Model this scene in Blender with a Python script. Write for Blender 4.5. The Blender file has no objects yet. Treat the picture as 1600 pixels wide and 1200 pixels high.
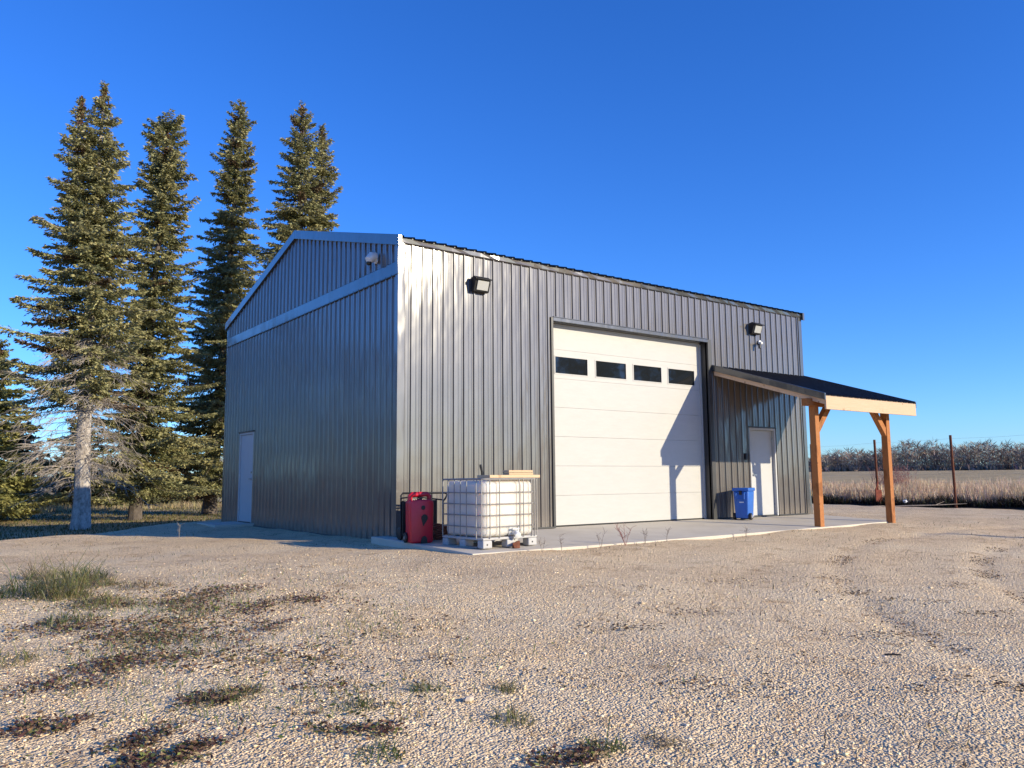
import bpy, bmesh, math, random
import numpy as np
from mathutils import Vector, Matrix
random.seed(7); rng = np.random.default_rng(7)
sc = bpy.context.scene
COL = sc.collection
R = math.radians

# ------------------------------------------------------------------ camera, sky, sun, exposure
cam_d = bpy.data.cameras.new('camera'); cam = bpy.data.objects.new('camera', cam_d); COL.objects.link(cam)
cam_d.lens = 28.267; cam_d.sensor_width = 36; cam_d.clip_start = .05; cam_d.clip_end = 3000
_r = Vector((0.80481673, -0.5934703, -0.00793922)); _u = Vector((-0.06307906, -0.09882811, 0.99310324)); _f = Vector((0.5901619, 0.7987653, 0.11697407))
CAM = Vector((-6.45064537, -11.95995819, 0.93317732))
cam.matrix_world = Matrix(((_r.x, _u.x, -_f.x, CAM.x), (_r.y, _u.y, -_f.y, CAM.y), (_r.z, _u.z, -_f.z, CAM.z), (0, 0, 0, 1)))
sc.camera = cam
SUN_EL = R(17.5)
L = Vector((-.4434, .8963, -math.tan(SUN_EL))).normalized()          # direction the light travels
W = bpy.data.worlds.new('World'); sc.world = W; W.use_nodes = True
nt = W.node_tree; bg = nt.nodes['Background']
sky = nt.nodes.new('ShaderNodeTexSky'); sky.sky_type = 'NISHITA'; sky.sun_disc = False
sky.sun_elevation = SUN_EL; sky.sun_rotation = math.atan2(-L.x, -L.y)
sky.altitude = 300; sky.air_density = 1.0; sky.dust_density = .15; sky.ozone_density = 3.0
hs = nt.nodes.new('ShaderNodeHueSaturation'); hs.inputs['Saturation'].default_value = 1.22
tint = nt.nodes.new('ShaderNodeMix'); tint.data_type = 'RGBA'; tint.blend_type = 'MULTIPLY'; tint.inputs[0].default_value = 1; tint.inputs[7].default_value = (.73, 1.12, 1.90, 1)   # clear cold autumn blue
nt.links.new(sky.outputs[0], hs.inputs['Color']); nt.links.new(hs.outputs[0], tint.inputs[6]); nt.links.new(tint.outputs[2], bg.inputs[0]); bg.inputs[1].default_value = .105
sd = bpy.data.lights.new('sun', 'SUN'); sd.energy = 5.1; sd.angle = R(.53); sd.color = (1, .875, .63)
sun = bpy.data.objects.new('sun', sd); COL.objects.link(sun); sun.rotation_euler = L.to_track_quat('-Z', 'Y').to_euler()
sun.location = (30, -60, 30)
vs = sc.view_settings; vs.view_transform = 'Standard'; vs.look = 'None'; vs.gamma = 1; vs.exposure = 0.36; vs.use_curve_mapping = False

# ------------------------------------------------------------------ helpers
def tag(o, label=None, cat=None, group=None, kind=None):
    if label: o['label'] = label
    if cat: o['category'] = cat
    if group: o['group'] = group
    if kind: o['kind'] = kind
    return o
def empty(name, loc=(0, 0, 0), rz=0):
    o = bpy.data.objects.new(name, None); COL.objects.link(o); o.location = loc; o.rotation_euler = (0, 0, rz); o.empty_display_size = .2
    return o
def link_mesh(name, me, m, parent=None, smooth=False):
    o = bpy.data.objects.new(name, me); COL.objects.link(o)
    if m is not None and not me.materials: me.materials.append(m)
    if smooth: me.polygons.foreach_set('use_smooth', [True] * len(me.polygons))
    if parent is not None: o.parent = parent
    return o
class MB:
    def __init__(s): s.v = []; s.f = []
    def add(s, vs_, fs_, M=None):
        n = len(s.v)
        s.v += [tuple(M @ Vector(p)) if M else tuple(p) for p in vs_]
        s.f += [tuple(i + n for i in f) for f in fs_]; return s
    def box(s, a, b, M=None):
        (x0, y0, z0), (x1, y1, z1) = a, b
        return s.add([(x0, y0, z0), (x1, y0, z0), (x1, y1, z0), (x0, y1, z0), (x0, y0, z1), (x1, y0, z1), (x1, y1, z1), (x0, y1, z1)],
                     [(0, 3, 2, 1), (4, 5, 6, 7), (0, 1, 5, 4), (1, 2, 6, 5), (2, 3, 7, 6), (3, 0, 4, 7)], M)
    def prism(s, prof, axis, t0, t1, M=None):
        # prof: list of 2D points, extruded along axis
        def P(p, t): return {'x': (t, p[0], p[1]), 'y': (p[0], t, p[1]), 'z': (p[0], p[1], t)}[axis]
        n = len(prof)
        return s.add([P(p, t0) for p in prof] + [P(p, t1) for p in prof],
                     [tuple(range(n - 1, -1, -1)), tuple(range(n, 2 * n))] + [(i, (i + 1) % n, n + (i + 1) % n, n + i) for i in range(n)], M)
    def bar(s, p, q, w, h=None, up=(0, 0, 1), M=None):
        p = Vector(p); q = Vector(q); h = h or w; d = (q - p).normalized(); up = Vector(up)
        if abs(d.dot(up)) > .95: up = Vector((1, 0, 0))
        x = d.cross(up).normalized(); y = x.cross(d)
        vv = [a + x * i * w / 2 + y * j * h / 2 for a in (p, q) for (i, j) in ((-1, -1), (1, -1), (1, 1), (-1, 1))]
        return s.add(vv, [(3, 2, 1, 0), (4, 5, 6, 7), (0, 1, 5, 4), (1, 2, 6, 5), (2, 3, 7, 6), (3, 0, 4, 7)], M)
    def tube(s, pts, r, n=8, M=None, closed=False, caps=True):
        pts = [Vector(p) for p in pts]; m = len(pts); rr = r if isinstance(r, (list, tuple)) else [r] * m
        vv = []; pn = None
        for i, p in enumerate(pts):
            a = pts[(i - 1) % m] if (closed or i > 0) else p; b = pts[(i + 1) % m] if (closed or i < m - 1) else p
            d = (b - a).normalized()
            if pn is None: pn = d.orthogonal().normalized()
            pn = (pn - d * pn.dot(d)).normalized(); q = d.cross(pn)
            vv += [p + (pn * math.cos(2 * math.pi * k / n) + q * math.sin(2 * math.pi * k / n)) * rr[i] for k in range(n)]
        ff = []
        for i in range(m if closed else m - 1):
            j = (i + 1) % m
            ff += [(i * n + k, i * n + (k + 1) % n, j * n + (k + 1) % n, j * n + k) for k in range(n)]
        if caps and not closed: ff += [tuple(range(n - 1, -1, -1)), tuple(range((m - 1) * n, m * n))]
        return s.add(vv, ff, M)
    def cyl(s, p, q, r, n=16, r2=None, M=None): return s.tube([p, q], [r, r if r2 is None else r2], n, M)
    def sphere(s, c, r, n=12, k=8, sc_=(1, 1, 1)):
        c = Vector(c); vv = [c + Vector((0, 0, -r * sc_[2]))]
        for i in range(1, k):
            a = math.pi * i / k - math.pi / 2
            vv += [c + Vector((math.cos(a) * math.cos(2 * math.pi * j / n) * r * sc_[0], math.cos(a) * math.sin(2 * math.pi * j / n) * r * sc_[1], math.sin(a) * r * sc_[2])) for j in range(n)]
        vv.append(c + Vector((0, 0, r * sc_[2]))); ff = []
        for j in range(n):
            ff.append((0, 1 + (j + 1) % n, 1 + j)); ff.append((len(vv) - 1, 1 + (k - 2) * n + j, 1 + (k - 2) * n + (j + 1) % n))
            for i in range(k - 2): ff.append((1 + i * n + j, 1 + i * n + (j + 1) % n, 1 + (i + 1) * n + (j + 1) % n, 1 + (i + 1) * n + j))
        return s.add(vv, ff)
    def mesh(s, name):
        me = bpy.data.meshes.new(name); me.from_pydata(s.v, [], s.f); me.update(); return me
    def build(s, name, m, parent=None, bevel=0, seg=2, smooth=False, M=None):
        me = s.mesh(name)
        bm = bmesh.new(); bm.from_mesh(me)
        bmesh.ops.recalc_face_normals(bm, faces=bm.faces)
        if bevel:
            ed = [e for e in bm.edges if len(e.link_faces) == 2 and e.calc_face_angle(0) > .5]
            bmesh.ops.bevel(bm, geom=ed, offset=bevel, segments=seg, affect='EDGES', profile=.5, clamp_overlap=True)
        bm.to_mesh(me); bm.free()
        if M: me.transform(M)
        o = link_mesh(name, me, m, parent)
        if smooth:
            me.polygons.foreach_set('use_smooth', [True] * len(me.polygons))
            try: me.set_sharp_from_angle(angle=R(38))
            except Exception: pass
        return o
def np_mesh(name, v, f, m, parent=None, col=None, fcol=None, smooth=False):
    """v (n,3), f (k,3|4) arrays; col per-vertex rgb -> attribute 'tone'"""
    me = bpy.data.meshes.new(name); k = f.shape[1]
    me.vertices.add(len(v)); me.vertices.foreach_set('co', v.astype(np.float32).ravel())
    me.loops.add(f.size); me.loops.foreach_set('vertex_index', f.astype(np.int32).ravel())
    me.polygons.add(len(f)); me.polygons.foreach_set('loop_start', np.arange(0, f.size, k, dtype=np.int32)); me.polygons.foreach_set('loop_total', np.full(len(f), k, dtype=np.int32))
    if col is not None:
        a = me.attributes.new('tone', 'FLOAT_COLOR', 'POINT')
        a.data.foreach_set('color', np.concatenate([col, np.ones((len(col), 1))], 1).astype(np.float32).ravel())
    me.update(calc_edges=True); me.validate()
    if smooth: me.polygons.foreach_set('use_smooth', np.ones(len(f), bool))
    return link_mesh(name, me, m, parent)

# ------------------------------------------------------------------ materials
def NM(name):
    m = bpy.data.materials.new(name); m.use_nodes = True; return m, m.node_tree, m.node_tree.nodes['Principled BSDF']
def noise(t, scale, detail=4, rough=.6, vec=None, stretch=None):
    n = t.nodes.new('ShaderNodeTexNoise'); n.inputs['Scale'].default_value = scale; n.inputs['Detail'].default_value = detail; n.inputs['Roughness'].default_value = rough
    if vec is None:
        tc = t.nodes.new('ShaderNodeTexCoord'); vec = tc.outputs['Object']
    if stretch:
        mp = t.nodes.new('ShaderNodeMapping'); mp.inputs['Scale'].default_value = stretch; t.links.new(vec, mp.inputs[0]); vec = mp.outputs[0]
    t.links.new(vec, n.inputs['Vector']); return n
def ramp(t, fac, stops):
    r = t.nodes.new('ShaderNodeValToRGB'); e = r.color_ramp.elements
    while len(e) < len(stops): e.new(.5)
    for i, (p, c) in enumerate(stops): e[i].position = p; e[i].color = (*c, 1) if len(c) == 3 else c
    t.links.new(fac, r.inputs[0]); return r
def bump(t, b, h, strength, dist):
    n = t.nodes.new('ShaderNodeBump'); n.inputs['Strength'].default_value = strength; n.inputs['Distance'].default_value = dist
    t.links.new(h, n.inputs['Height']); t.links.new(n.outputs[0], b.inputs['Normal']); return n
def simple(name, c, rough=.5, spec=.5, metal=0, var=.12, vscale=6, stretch=None, bmp=None, coat=0, ior=None):
    m, t, b = NM(name); c = np.array(c)
    n = noise(t, vscale, 5, .65, stretch=stretch)
    r = ramp(t, n.outputs['Fac'], [(.3, tuple(c * (1 - var))), (.7, tuple(np.minimum(c * (1 + var), 1)))])
    t.links.new(r.outputs[0], b.inputs['Base Color'])
    rr = t.nodes.new('ShaderNodeMapRange'); rr.inputs[3].default_value = max(rough - .08, .02); rr.inputs[4].default_value = min(rough + .08, 1)
    n2 = noise(t, vscale * 2.3, 3, .6, stretch=stretch); t.links.new(n2.outputs['Fac'], rr.inputs[0]); t.links.new(rr.outputs[0], b.inputs['Roughness'])
    b.inputs['Specular IOR Level'].default_value = spec; b.inputs['Metallic'].default_value = metal; b.inputs['Coat Weight'].default_value = coat
    if ior: b.inputs['IOR'].default_value = ior
    if bmp: bump(t, b, n2.outputs['Fac'], bmp[0], bmp[1])
    return m
MAT = {}
def cladding(name, c, rough, ior):
    m, t, b = NM(name); tc = t.nodes.new('ShaderNodeTexCoord')
    geo = t.nodes.new('ShaderNodeNewGeometry')
    n = noise(t, 1.4, 5, .65, vec=geo.outputs['Position'], stretch=(3, 3, .35)); c = np.array(c)
    r = ramp(t, n.outputs['Fac'], [(.25, tuple(c * .86)), (.75, tuple(c * 1.14))])
    sx = t.nodes.new('ShaderNodeSeparateXYZ'); t.links.new(geo.outputs['Position'], sx.inputs[0]); nd = noise(t, 5, 5, .7, vec=geo.outputs['Position'])   # dust splashed up from the ground
    ma = t.nodes.new('ShaderNodeMath'); ma.operation = 'MULTIPLY_ADD'; ma.inputs[1].default_value = -1.6; ma.inputs[2].default_value = .55; t.links.new(sx.outputs[2], ma.inputs[0])
    mb = t.nodes.new('ShaderNodeMath'); mb.operation = 'MULTIPLY'; mb.use_clamp = True; t.links.new(ma.outputs[0], mb.inputs[0]); t.links.new(nd.outputs['Fac'], mb.inputs[1])
    mxd = t.nodes.new('ShaderNodeMix'); mxd.data_type = 'RGBA'; mxd.inputs[7].default_value = (.30, .24, .18, 1); t.links.new(mb.outputs[0], mxd.inputs[0]); t.links.new(r.outputs[0], mxd.inputs[6]); t.links.new(mxd.outputs[2], b.inputs['Base Color'])
    n1 = noise(t, 3, 3, .6, vec=geo.outputs['Position'], stretch=(2, 2, .5))
    rr = t.nodes.new('ShaderNodeMapRange'); rr.inputs[3].default_value = rough - .07; rr.inputs[4].default_value = rough + .09
    t.links.new(n1.outputs['Fac'], rr.inputs[0]); t.links.new(rr.outputs[0], b.inputs['Roughness'])
    b.inputs['IOR'].default_value = ior
    n2 = noise(t, 1.3, 2, .5, vec=geo.outputs['Position'], stretch=(2.2, 2.2, .7))
    bn = bump(t, b, n2.outputs['Fac'], .42, .03); b.inputs['Coat Weight'].default_value = 1; b.inputs['Coat Roughness'].default_value = .13; b.inputs['Coat IOR'].default_value = 1.72; t.links.new(bn.outputs[0], b.inputs['Coat Normal'])
    return m
MAT['clad'] = cladding('charcoal_steel', (.092, .079, .070), .50, 1.45)
MAT['trim'] = cladding('charcoal_trim', (.032, .032, .033), .45, 1.45)
MAT['dark_trim'] = simple('dark_bronze_trim', (.035, .035, .036), .42, .5)
MAT['roofing'] = simple('black_steel_roofing', (.018, .018, .02), .5, .35, vscale=3)
MAT['door_white'] = simple('off_white_door_skin', (.455, .445, .42), .5, .3, var=.03, vscale=3, stretch=(1, 1, 4), bmp=(.15, .01))
MAT['leaf_white'] = simple('pale_grey_door_paint', (.46, .46, .46), .45, .4, var=.03)
MAT['gasket'] = simple('black_rubber', (.02, .02, .02), .7, .3)
def glassmat():
    m, t, b = NM('dark_window_glass'); b.inputs['Base Color'].default_value = (.012, .014, .016, 1); b.inputs['Roughness'].default_value = .04
    b.inputs['Specular IOR Level'].default_value = .6; n = noise(t, 1.8, 2); bump(t, b, n.outputs['Fac'], .08, .02); return m
MAT['glass'] = glassmat()
def concrete():
    m, t, b = NM('pale_concrete'); g = t.nodes.new('ShaderNodeNewGeometry'); n = noise(t, 1.2, 8, .7, vec=g.outputs['Position']); n2 = noise(t, 60, 3, .6, vec=g.outputs['Position'])
    r = ramp(t, n.outputs['Fac'], [(.25, (.48, .42, .33)), (.55, (.57, .51, .41)), (.8, (.62, .56, .47))]); t.links.new(r.outputs[0], b.inputs['Base Color'])
    b.inputs['Roughness'].default_value = .85; bump(t, b, n2.outputs['Fac'], .25, .01); return m
MAT['concrete'] = concrete()
def wood(name, c, c2, sc_=6):
    m, t, b = NM(name); tc = t.nodes.new('ShaderNodeTexCoord')
    n = noise(t, sc_, 6, .7, vec=tc.outputs['Generated'], stretch=(1, 6, 6)); 
    n0 = noise(t, 4.2, 2, .5, stretch=(1, 1, .7)); oi = t.nodes.new('ShaderNodeObjectInfo')
    r = ramp(t, n.outputs['Fac'], [(.3, c2), (.62, c)]); k = ramp(t, n0.outputs['Fac'], [(.30, (.55, .5, .45)), (.38, (1, 1, 1))])
    vk = t.nodes.new('ShaderNodeTexVoronoi'); vk.inputs['Scale'].default_value = 4.5; t.links.new(tc.outputs['Object'], vk.inputs['Vector']); kk = ramp(t, vk.outputs['Distance'], [(.055, (.38, .30, .25)), (.10, (1, 1, 1))])   # knots
    mk = t.nodes.new('ShaderNodeMix'); mk.data_type = 'RGBA'; mk.blend_type = 'MULTIPLY'; mk.inputs[0].default_value = .9; t.links.new(r.outputs[0], mk.inputs[6]); t.links.new(kk.outputs[0], mk.inputs[7]); r = mk
    mx = t.nodes.new('ShaderNodeMix'); mx.data_type = 'RGBA'; mx.blend_type = 'MULTIPLY'; mx.inputs[0].default_value = .7
    t.links.new(r.outputs[2], mx.inputs[6]); t.links.new(k.outputs[0], mx.inputs[7]); hv = t.nodes.new('ShaderNodeHueSaturation'); mr = t.nodes.new('ShaderNodeMapRange'); mr.inputs[3].default_value = .82; mr.inputs[4].default_value = 1.12; t.links.new(oi.outputs['Random'], mr.inputs[0]); t.links.new(mr.outputs[0], hv.inputs['Value']); t.links.new(mx.outputs[2], hv.inputs['Color']); t.links.new(hv.outputs[0], b.inputs['Base Color'])
    b.inputs['Roughness'].default_value = .75; b.inputs['Specular IOR Level'].default_value = .25; bump(t, b, n.outputs['Fac'], .25, .01); return m
MAT['cedar'] = wood('orange_stained_timber', (.42, .175, .06), (.30, .11, .036))
MAT['pine'] = wood('pale_raw_pine', (.62, .44, .30), (.52, .35, .225))
MAT['ply'] = wood('pale_plank', (.60, .44, .28), (.5, .35, .21))
MAT['red'] = simple('red_plastic', (.52, .012, .03), .38, .5, var=.06)
MAT['stone'] = simple('tan_stone', (.56, .46, .35), .9, .2, vscale=20)
MAT['black'] = simple('black_plastic', (.012, .012, .013), .45, .45)
MAT['blue'] = simple('blue_plastic', (.025, .12, .46), .42, .45, var=.08)
MAT['tank'] = simple('milky_tank_plastic', (.66, .61, .54), .45, .4, var=.06, vscale=3)
_b = MAT['tank'].node_tree.nodes['Principled BSDF']; _b.inputs['Subsurface Weight'].default_value = .75; _b.inputs['Subsurface Radius'].default_value = (1, .8, .6); _b.inputs['Subsurface Scale'].default_value = .35
MAT['galv'] = simple('galvanised_steel', (.27, .255, .24), .5, .5, metal=.15, var=.15, vscale=18)
MAT['pallet'] = simple('grey_pallet', (.42, .41, .40), .55, .4, var=.12, vscale=10)
MAT['whiteplast'] = simple('white_plastic', (.72, .72, .70), .4, .5, var=.03)
MAT['lens'] = simple('milky_lamp_lens', (.42, .42, .40), .25, .5, var=.03)
MAT['chrome'] = simple('brushed_steel', (.5, .5, .5), .28, .5, metal=1, var=.05)
MAT['rust'] = simple('rusty_steel', (.14, .05, .028), .85, .25, var=.4, vscale=14)
MAT['rustred'] = simple('red_oxide_steel', (.20, .045, .025), .75, .3, var=.4, vscale=14)
MAT['brownhose'] = simple('reddish_brown_rubber', (.20, .065, .035), .55, .4, var=.25, vscale=20)
MAT['greywood'] = simple('weathered_grey_wood', (.26, .22, .19), .9, .2, var=.25, vscale=12)
MAT['wire'] = simple('fence_wire', (.30, .29, .28), .5, .5, metal=.5)
def toned(name, rough=.7, spec=.25, translucent=0, bumpy=None):
    m, t, b = NM(name); a = t.nodes.new('ShaderNodeAttribute'); a.attribute_name = 'tone'; t.links.new(a.outputs['Color'], b.inputs['Base Color'])
    b.inputs['Roughness'].default_value = rough; b.inputs['Specular IOR Level'].default_value = spec
    if translucent:
        tr = t.nodes.new('ShaderNodeBsdfTranslucent'); t.links.new(a.outputs['Color'], tr.inputs[0]); mx = t.nodes.new('ShaderNodeMixShader'); mx.inputs[0].default_value = translucent
        out = t.nodes['Material Output']; t.links.new(b.outputs[0], mx.inputs[1]); t.links.new(tr.outputs[0], mx.inputs[2]); t.links.new(mx.outputs[0], out.inputs[0])
    if bumpy:
        n = noise(t, bumpy[0], 4); bump(t, b, n.outputs['Fac'], bumpy[1], bumpy[2])
    return m
MAT['needles'] = toned('spruce_needles', .6, .3, .22)
MAT['grassblade'] = toned('grass_blades', .6, .3, .25)
MAT['pebble'] = toned('crushed_gravel', .85, .25, 0)
MAT['bare'] = toned('bare_twigs', .85, .2, 0)
def barkmat(name, c1, c2):
    m, t, b = NM(name); n = noise(t, 7, 6, .75, stretch=(1, 1, .6)); r = ramp(t, n.outputs['Fac'], [(.34, c2), (.60, c1)]); t.links.new(r.outputs[0], b.inputs['Base Color'])
    b.inputs['Roughness'].default_value = .9; bump(t, b, n.outputs['Fac'], .6, .03); return m
MAT['palebark'] = barkmat('pale_flaky_bark', (.52, .47, .42), (.17, .14, .12))
MAT['bark'] = barkmat('grey_brown_bark', (.13, .105, .088), (.05, .04, .034))
MAT['deadwood'] = barkmat('dead_grey_twig', (.42, .36, .30), (.22, .18, .15))
def gravelmat():
    m, t, b = NM('gravel_bed'); g = t.nodes.new('ShaderNodeNewGeometry'); P = g.outputs['Position']
    n = noise(t, .55, 6, .65, vec=P); n3 = noise(t, 3.5, 6, .7, vec=P)
    v = t.nodes.new('ShaderNodeTexVoronoi'); v.inputs['Scale'].default_value = 62; t.links.new(P, v.inputs['Vector'])
    v2 = t.nodes.new('ShaderNodeTexVoronoi'); v2.inputs['Scale'].default_value = 30; t.links.new(P, v2.inputs['Vector'])
    r = ramp(t, n.outputs['Fac'], [(.28, (.69, .50, .30)), (.5, (.82, .62, .38)), (.72, (.86, .69, .45))])
    hsv = t.nodes.new('ShaderNodeSeparateColor'); t.links.new(v.outputs['Color'], hsv.inputs[0])
    k = ramp(t, hsv.outputs[0], [(0, (.66, .64, .62)), (.5, (.95, .94, .93)), (1, (1.15, 1.15, 1.15))])
    mx = t.nodes.new('ShaderNodeMix'); mx.data_type = 'RGBA'; mx.blend_type = 'MULTIPLY'; mx.inputs[0].default_value = 1
    t.links.new(r.outputs[0], mx.inputs[6]); t.links.new(k.outputs[0], mx.inputs[7])
    k2 = ramp(t, n3.outputs['Fac'], [(.33, (.60, .53, .47)), (.46, (1, 1, 1))]); mx2 = t.nodes.new('ShaderNodeMix'); mx2.data_type = 'RGBA'; mx2.blend_type = 'MULTIPLY'; mx2.inputs[0].default_value = .8
    t.links.new(mx.outputs[2], mx2.inputs[6]); t.links.new(k2.outputs[0], mx2.inputs[7]); t.links.new(mx2.outputs[2], b.inputs['Base Color'])
    b.inputs['Roughness'].default_value = .95; b.inputs['Specular IOR Level'].default_value = .15
    ad = t.nodes.new('ShaderNodeMath'); ad.operation = 'ADD'; t.links.new(v.outputs['Distance'], ad.inputs[0]); t.links.new(v2.outputs['Distance'], ad.inputs[1])
    bump(t, b, ad.outputs[0], .9, .016); b.inputs['Normal'].links[0].from_node.invert = True
    return m
MAT['gravel'] = gravelmat()
def earthmat():
    m, t, b = NM('dry_grass_ground'); g = t.nodes.new('ShaderNodeNewGeometry'); P = g.outputs['Position']
    n = noise(t, .25, 8, .7, vec=P); n2 = noise(t, 9, 4, .7, vec=P)
    r = ramp(t, n.outputs['Fac'], [(.3, (.34, .25, .13)), (.5, (.46, .345, .19)), (.7, (.52, .41, .24))]); t.links.new(r.outputs[0], b.inputs['Base Color'])
    b.inputs['Roughness'].default_value = 1; b.inputs['Specular IOR Level'].default_value = .1; bump(t, b, n2.outputs['Fac'], 1, .12); return m
MAT['earth'] = earthmat()

# ------------------------------------------------------------------ terrain
def sstep(a, b, x):
    t = np.clip((x - a) / (b - a), 0, 1); return t * t * (3 - 2 * t)
RUTS = [(9.5, -16.5, 10.6), (9.5, -16.5, 12.3)]                        # wheel tracks curving across the yard
def height(x, y):
    x = np.asarray(x, float); y = np.asarray(y, float)
    d = -(y + 2.6)
    z = -.105 - .25 * sstep(-.3, 7.5, d)
    z = z - .05 * sstep(0, 4, -x) * sstep(-4, 2, y)
    s = -.65 * (x + 5.1) + .76 * (y - 6.2)                              # the pad's back edge, a bank down to the lawn
    z = z + (-.78 - z) * sstep(-.2, 3.2, s)
    z = z - .13 * sstep(12, 22, x) * sstep(-8, -2, y) * (1 - sstep(-.2, 3.2, s))
    r = np.hypot(x + 6, y + 12)
    z = z + 2.5 * sstep(60, 260, r)
    z = z + .006 * sstep(1.0, 9, x) * np.exp(-((y + 2.6) / 1.0) ** 2)
    for (ax, ay, rr) in RUTS: z = z - .026 * np.exp(-((np.hypot(x - ax, y - ay) - rr) / .16) ** 2)
    return z + .018 * np.sin(x * 1.3 + y * .7) * np.sin(y * 1.1 - x * .5 + 1) + .012 * np.sin(x * 2.9 - y * 1.7 + 2) * np.sin(y * 2.3 + x * 1.1)
def grid(xs, ys, zf):
    X, Y = np.meshgrid(xs, ys); Z = zf(X, Y); v = np.stack([X.ravel(), Y.ravel(), Z.ravel()], 1)
    nx, ny = len(xs), len(ys); i = np.arange(nx - 1)[None] + np.arange(ny - 1)[:, None] * nx; i = i.ravel()
    return v, np.stack([i, i + 1, i + nx + 1, i + nx], 1)
# wobbling value 0..1 used for ragged edges
def wob(x, y, k=1.0): return .5 + .25 * (np.sin(x * 1.7 * k + 1.3 * np.sin(y * .9 * k)) + np.sin(y * 2.1 * k + 1.1 * np.sin(x * 1.3 * k + 2)))
def yard_in(x, y):
    """signed inside-ness of the gravel yard (metres, >0 inside)"""
    s = -.65 * (x + 5.1) + .76 * (y - 6.2)
    east = 24.0 + .1 * y - x
    return np.minimum(-s + .25, east) + .5 * (wob(x, y, 1.5) - .5)
far = np.concatenate([-np.geomspace(1200, 60, 30), np.linspace(-55, 75, 131), np.geomspace(80, 1200, 30)])
v, f = grid(far, far, lambda X, Y: height(X, Y) - .03 - .15 * sstep(.6, 1.8, yard_in(X, Y)))
np_mesh('ground', v, f, MAT['earth'], smooth=True).name = 'ground'; tag(bpy.data.objects['ground'], kind='structure')
ys = np.concatenate([np.arange(-40, -13, .6), np.arange(-13, 12, .14), np.arange(12, 40, .6)]); xs = np.concatenate([np.arange(-30, -9, .6), np.arange(-9, 14, .14), np.arange(14, 28, .3)])
v, f = grid(xs, ys, lambda X, Y: height(X, Y) - .14 * (1 - sstep(-.1, .35, yard_in(X, Y))) + .006 * (rng.random(X.shape) - .5))
keep = yard_in(v[:, 0], v[:, 1]) > -1.2; f = f[keep[f].all(1)]
o = np_mesh('gravel_yard', v, f, MAT['gravel'], smooth=True); tag(o, kind='structure')

# ------------------------------------------------------------------ concrete apron
m = MB(); pts = [(-.32, .0), (-.30, -2.70), (3.0, -2.72), (7.6, -2.60), (11.25, -2.40), (11.75, 0.3), (-.32, .3)]
slz = lambda y: .028 * y if y < 0 else 0
n = len(pts); m.add([(x, y, slz(y)) for x, y in pts] + [(x, y, -.4) for x, y in pts], [tuple(range(n))] + [(i, n + i, n + (i + 1) % n, (i + 1) % n) for i in range(n)] + [tuple(range(2 * n - 1, n - 1, -1))])
tag(m.build('concrete_apron', MAT['concrete'], bevel=.012), kind='structure')
m = MB(); m.box((-.9, 6.95, -.45), (.02, 8.4, -.06)); tag(m.build('concrete_step', MAT['concrete'], bevel=.012), kind='structure')

# ------------------------------------------------------------------ the shop building
BW, BD, EH, RH = 11.59, 9.374, 5.06, 6.34; P = .2152
shop = tag(empty('metal_shop'), 'large charcoal ribbed metal shop building with low gable roof and tall white overhead door', 'building')
PROF = [(0, 0), (.055, 0), (.062, .005), (.075, .005), (.082, 0), (.120, 0), (.127, .005), (.140, .005), (.147, 0), (.164, 0), (.173, .025), (.195, .025), (.204, 0)]
def prof_pts(u0, u1, phase):
    k0 = int(math.floor((u0 - phase) / P)) - 1; out = []
    allp = [(phase + k * P + a, w) for k in range(k0, int((u1 - u0) / P) + k0 + 4) for a, w in PROF]
    us = [a for a, w in allp]; ws = [w for a, w in allp]
    res = [(u0, float(np.interp(u0, us, ws)))] + [(a, w) for a, w in allp if u0 + 1e-4 < a < u1 - 1e-4] + [(u1, float(np.interp(u1, us, ws)))]
    return res
def sheet(face, u0, u1, zb, zt, phase, parent=shop, extra=()):
    pr = prof_pts(u0, u1, phase)
    for e in extra:
        if u0 < e < u1: pr.append((e, 0.0))
    pr = sorted(pr); m = MB()
    def pos(u, w, z): return {'front': (u, -w - .003, z), 'gable': (-w - .003, u, z), 'right': (BW + w + .003, u, z), 'back': (u, BD + w + .003, z)}[face]
    vv = []
    for u, w in pr:
        vv += [pos(u, w, zb(u) if callable(zb) else zb), pos(u, w, zt(u) if callable(zt) else zt)]
    ff = [(2 * i, 2 * i + 2, 2 * i + 3, 2 * i + 1) for i in range(len(pr) - 1)]
    if face in ('gable', 'back'): ff = [q[::-1] for q in ff]
    o = link_mesh('cladding_sheet', m.add(vv, ff).mesh('cladding_sheet'), MAT['clad'], parent); return o
GX0, GX1, GZ = 3.375, 7.93, 3.99; MX0, MX1, MZ = 9.31, 10.31, 2.09
SW = 4 * P
edges = [0] + [.06 + SW * k for k in range(1, 14) if .06 + SW * k < BW - .05] + [BW]
for a, b in zip(edges[:-1], edges[1:]):
    cuts = sorted({a, b, *[c for c in (GX0, GX1, MX0, MX1) if a < c < b]})
    for c, d in zip(cuts[:-1], cuts[1:]):
        mid = (c + d) / 2; z0 = GZ if GX0 < mid < GX1 else MZ if MX0 < mid < MX1 else .012
        sheet('front', c, d, z0, EH - .03, .06)
roofz = lambda y: EH + (RH - EH) * min(y, BD - y) / (BD / 2)
LY0, LY1, LZ = 7.10, 8.12, 2.10; BZ0, BZ1 = 4.44, 4.67
gedges = [0] + [.04 + SW * k for k in range(1, 12) if .04 + SW * k < BD - .05] + [BD]
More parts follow.
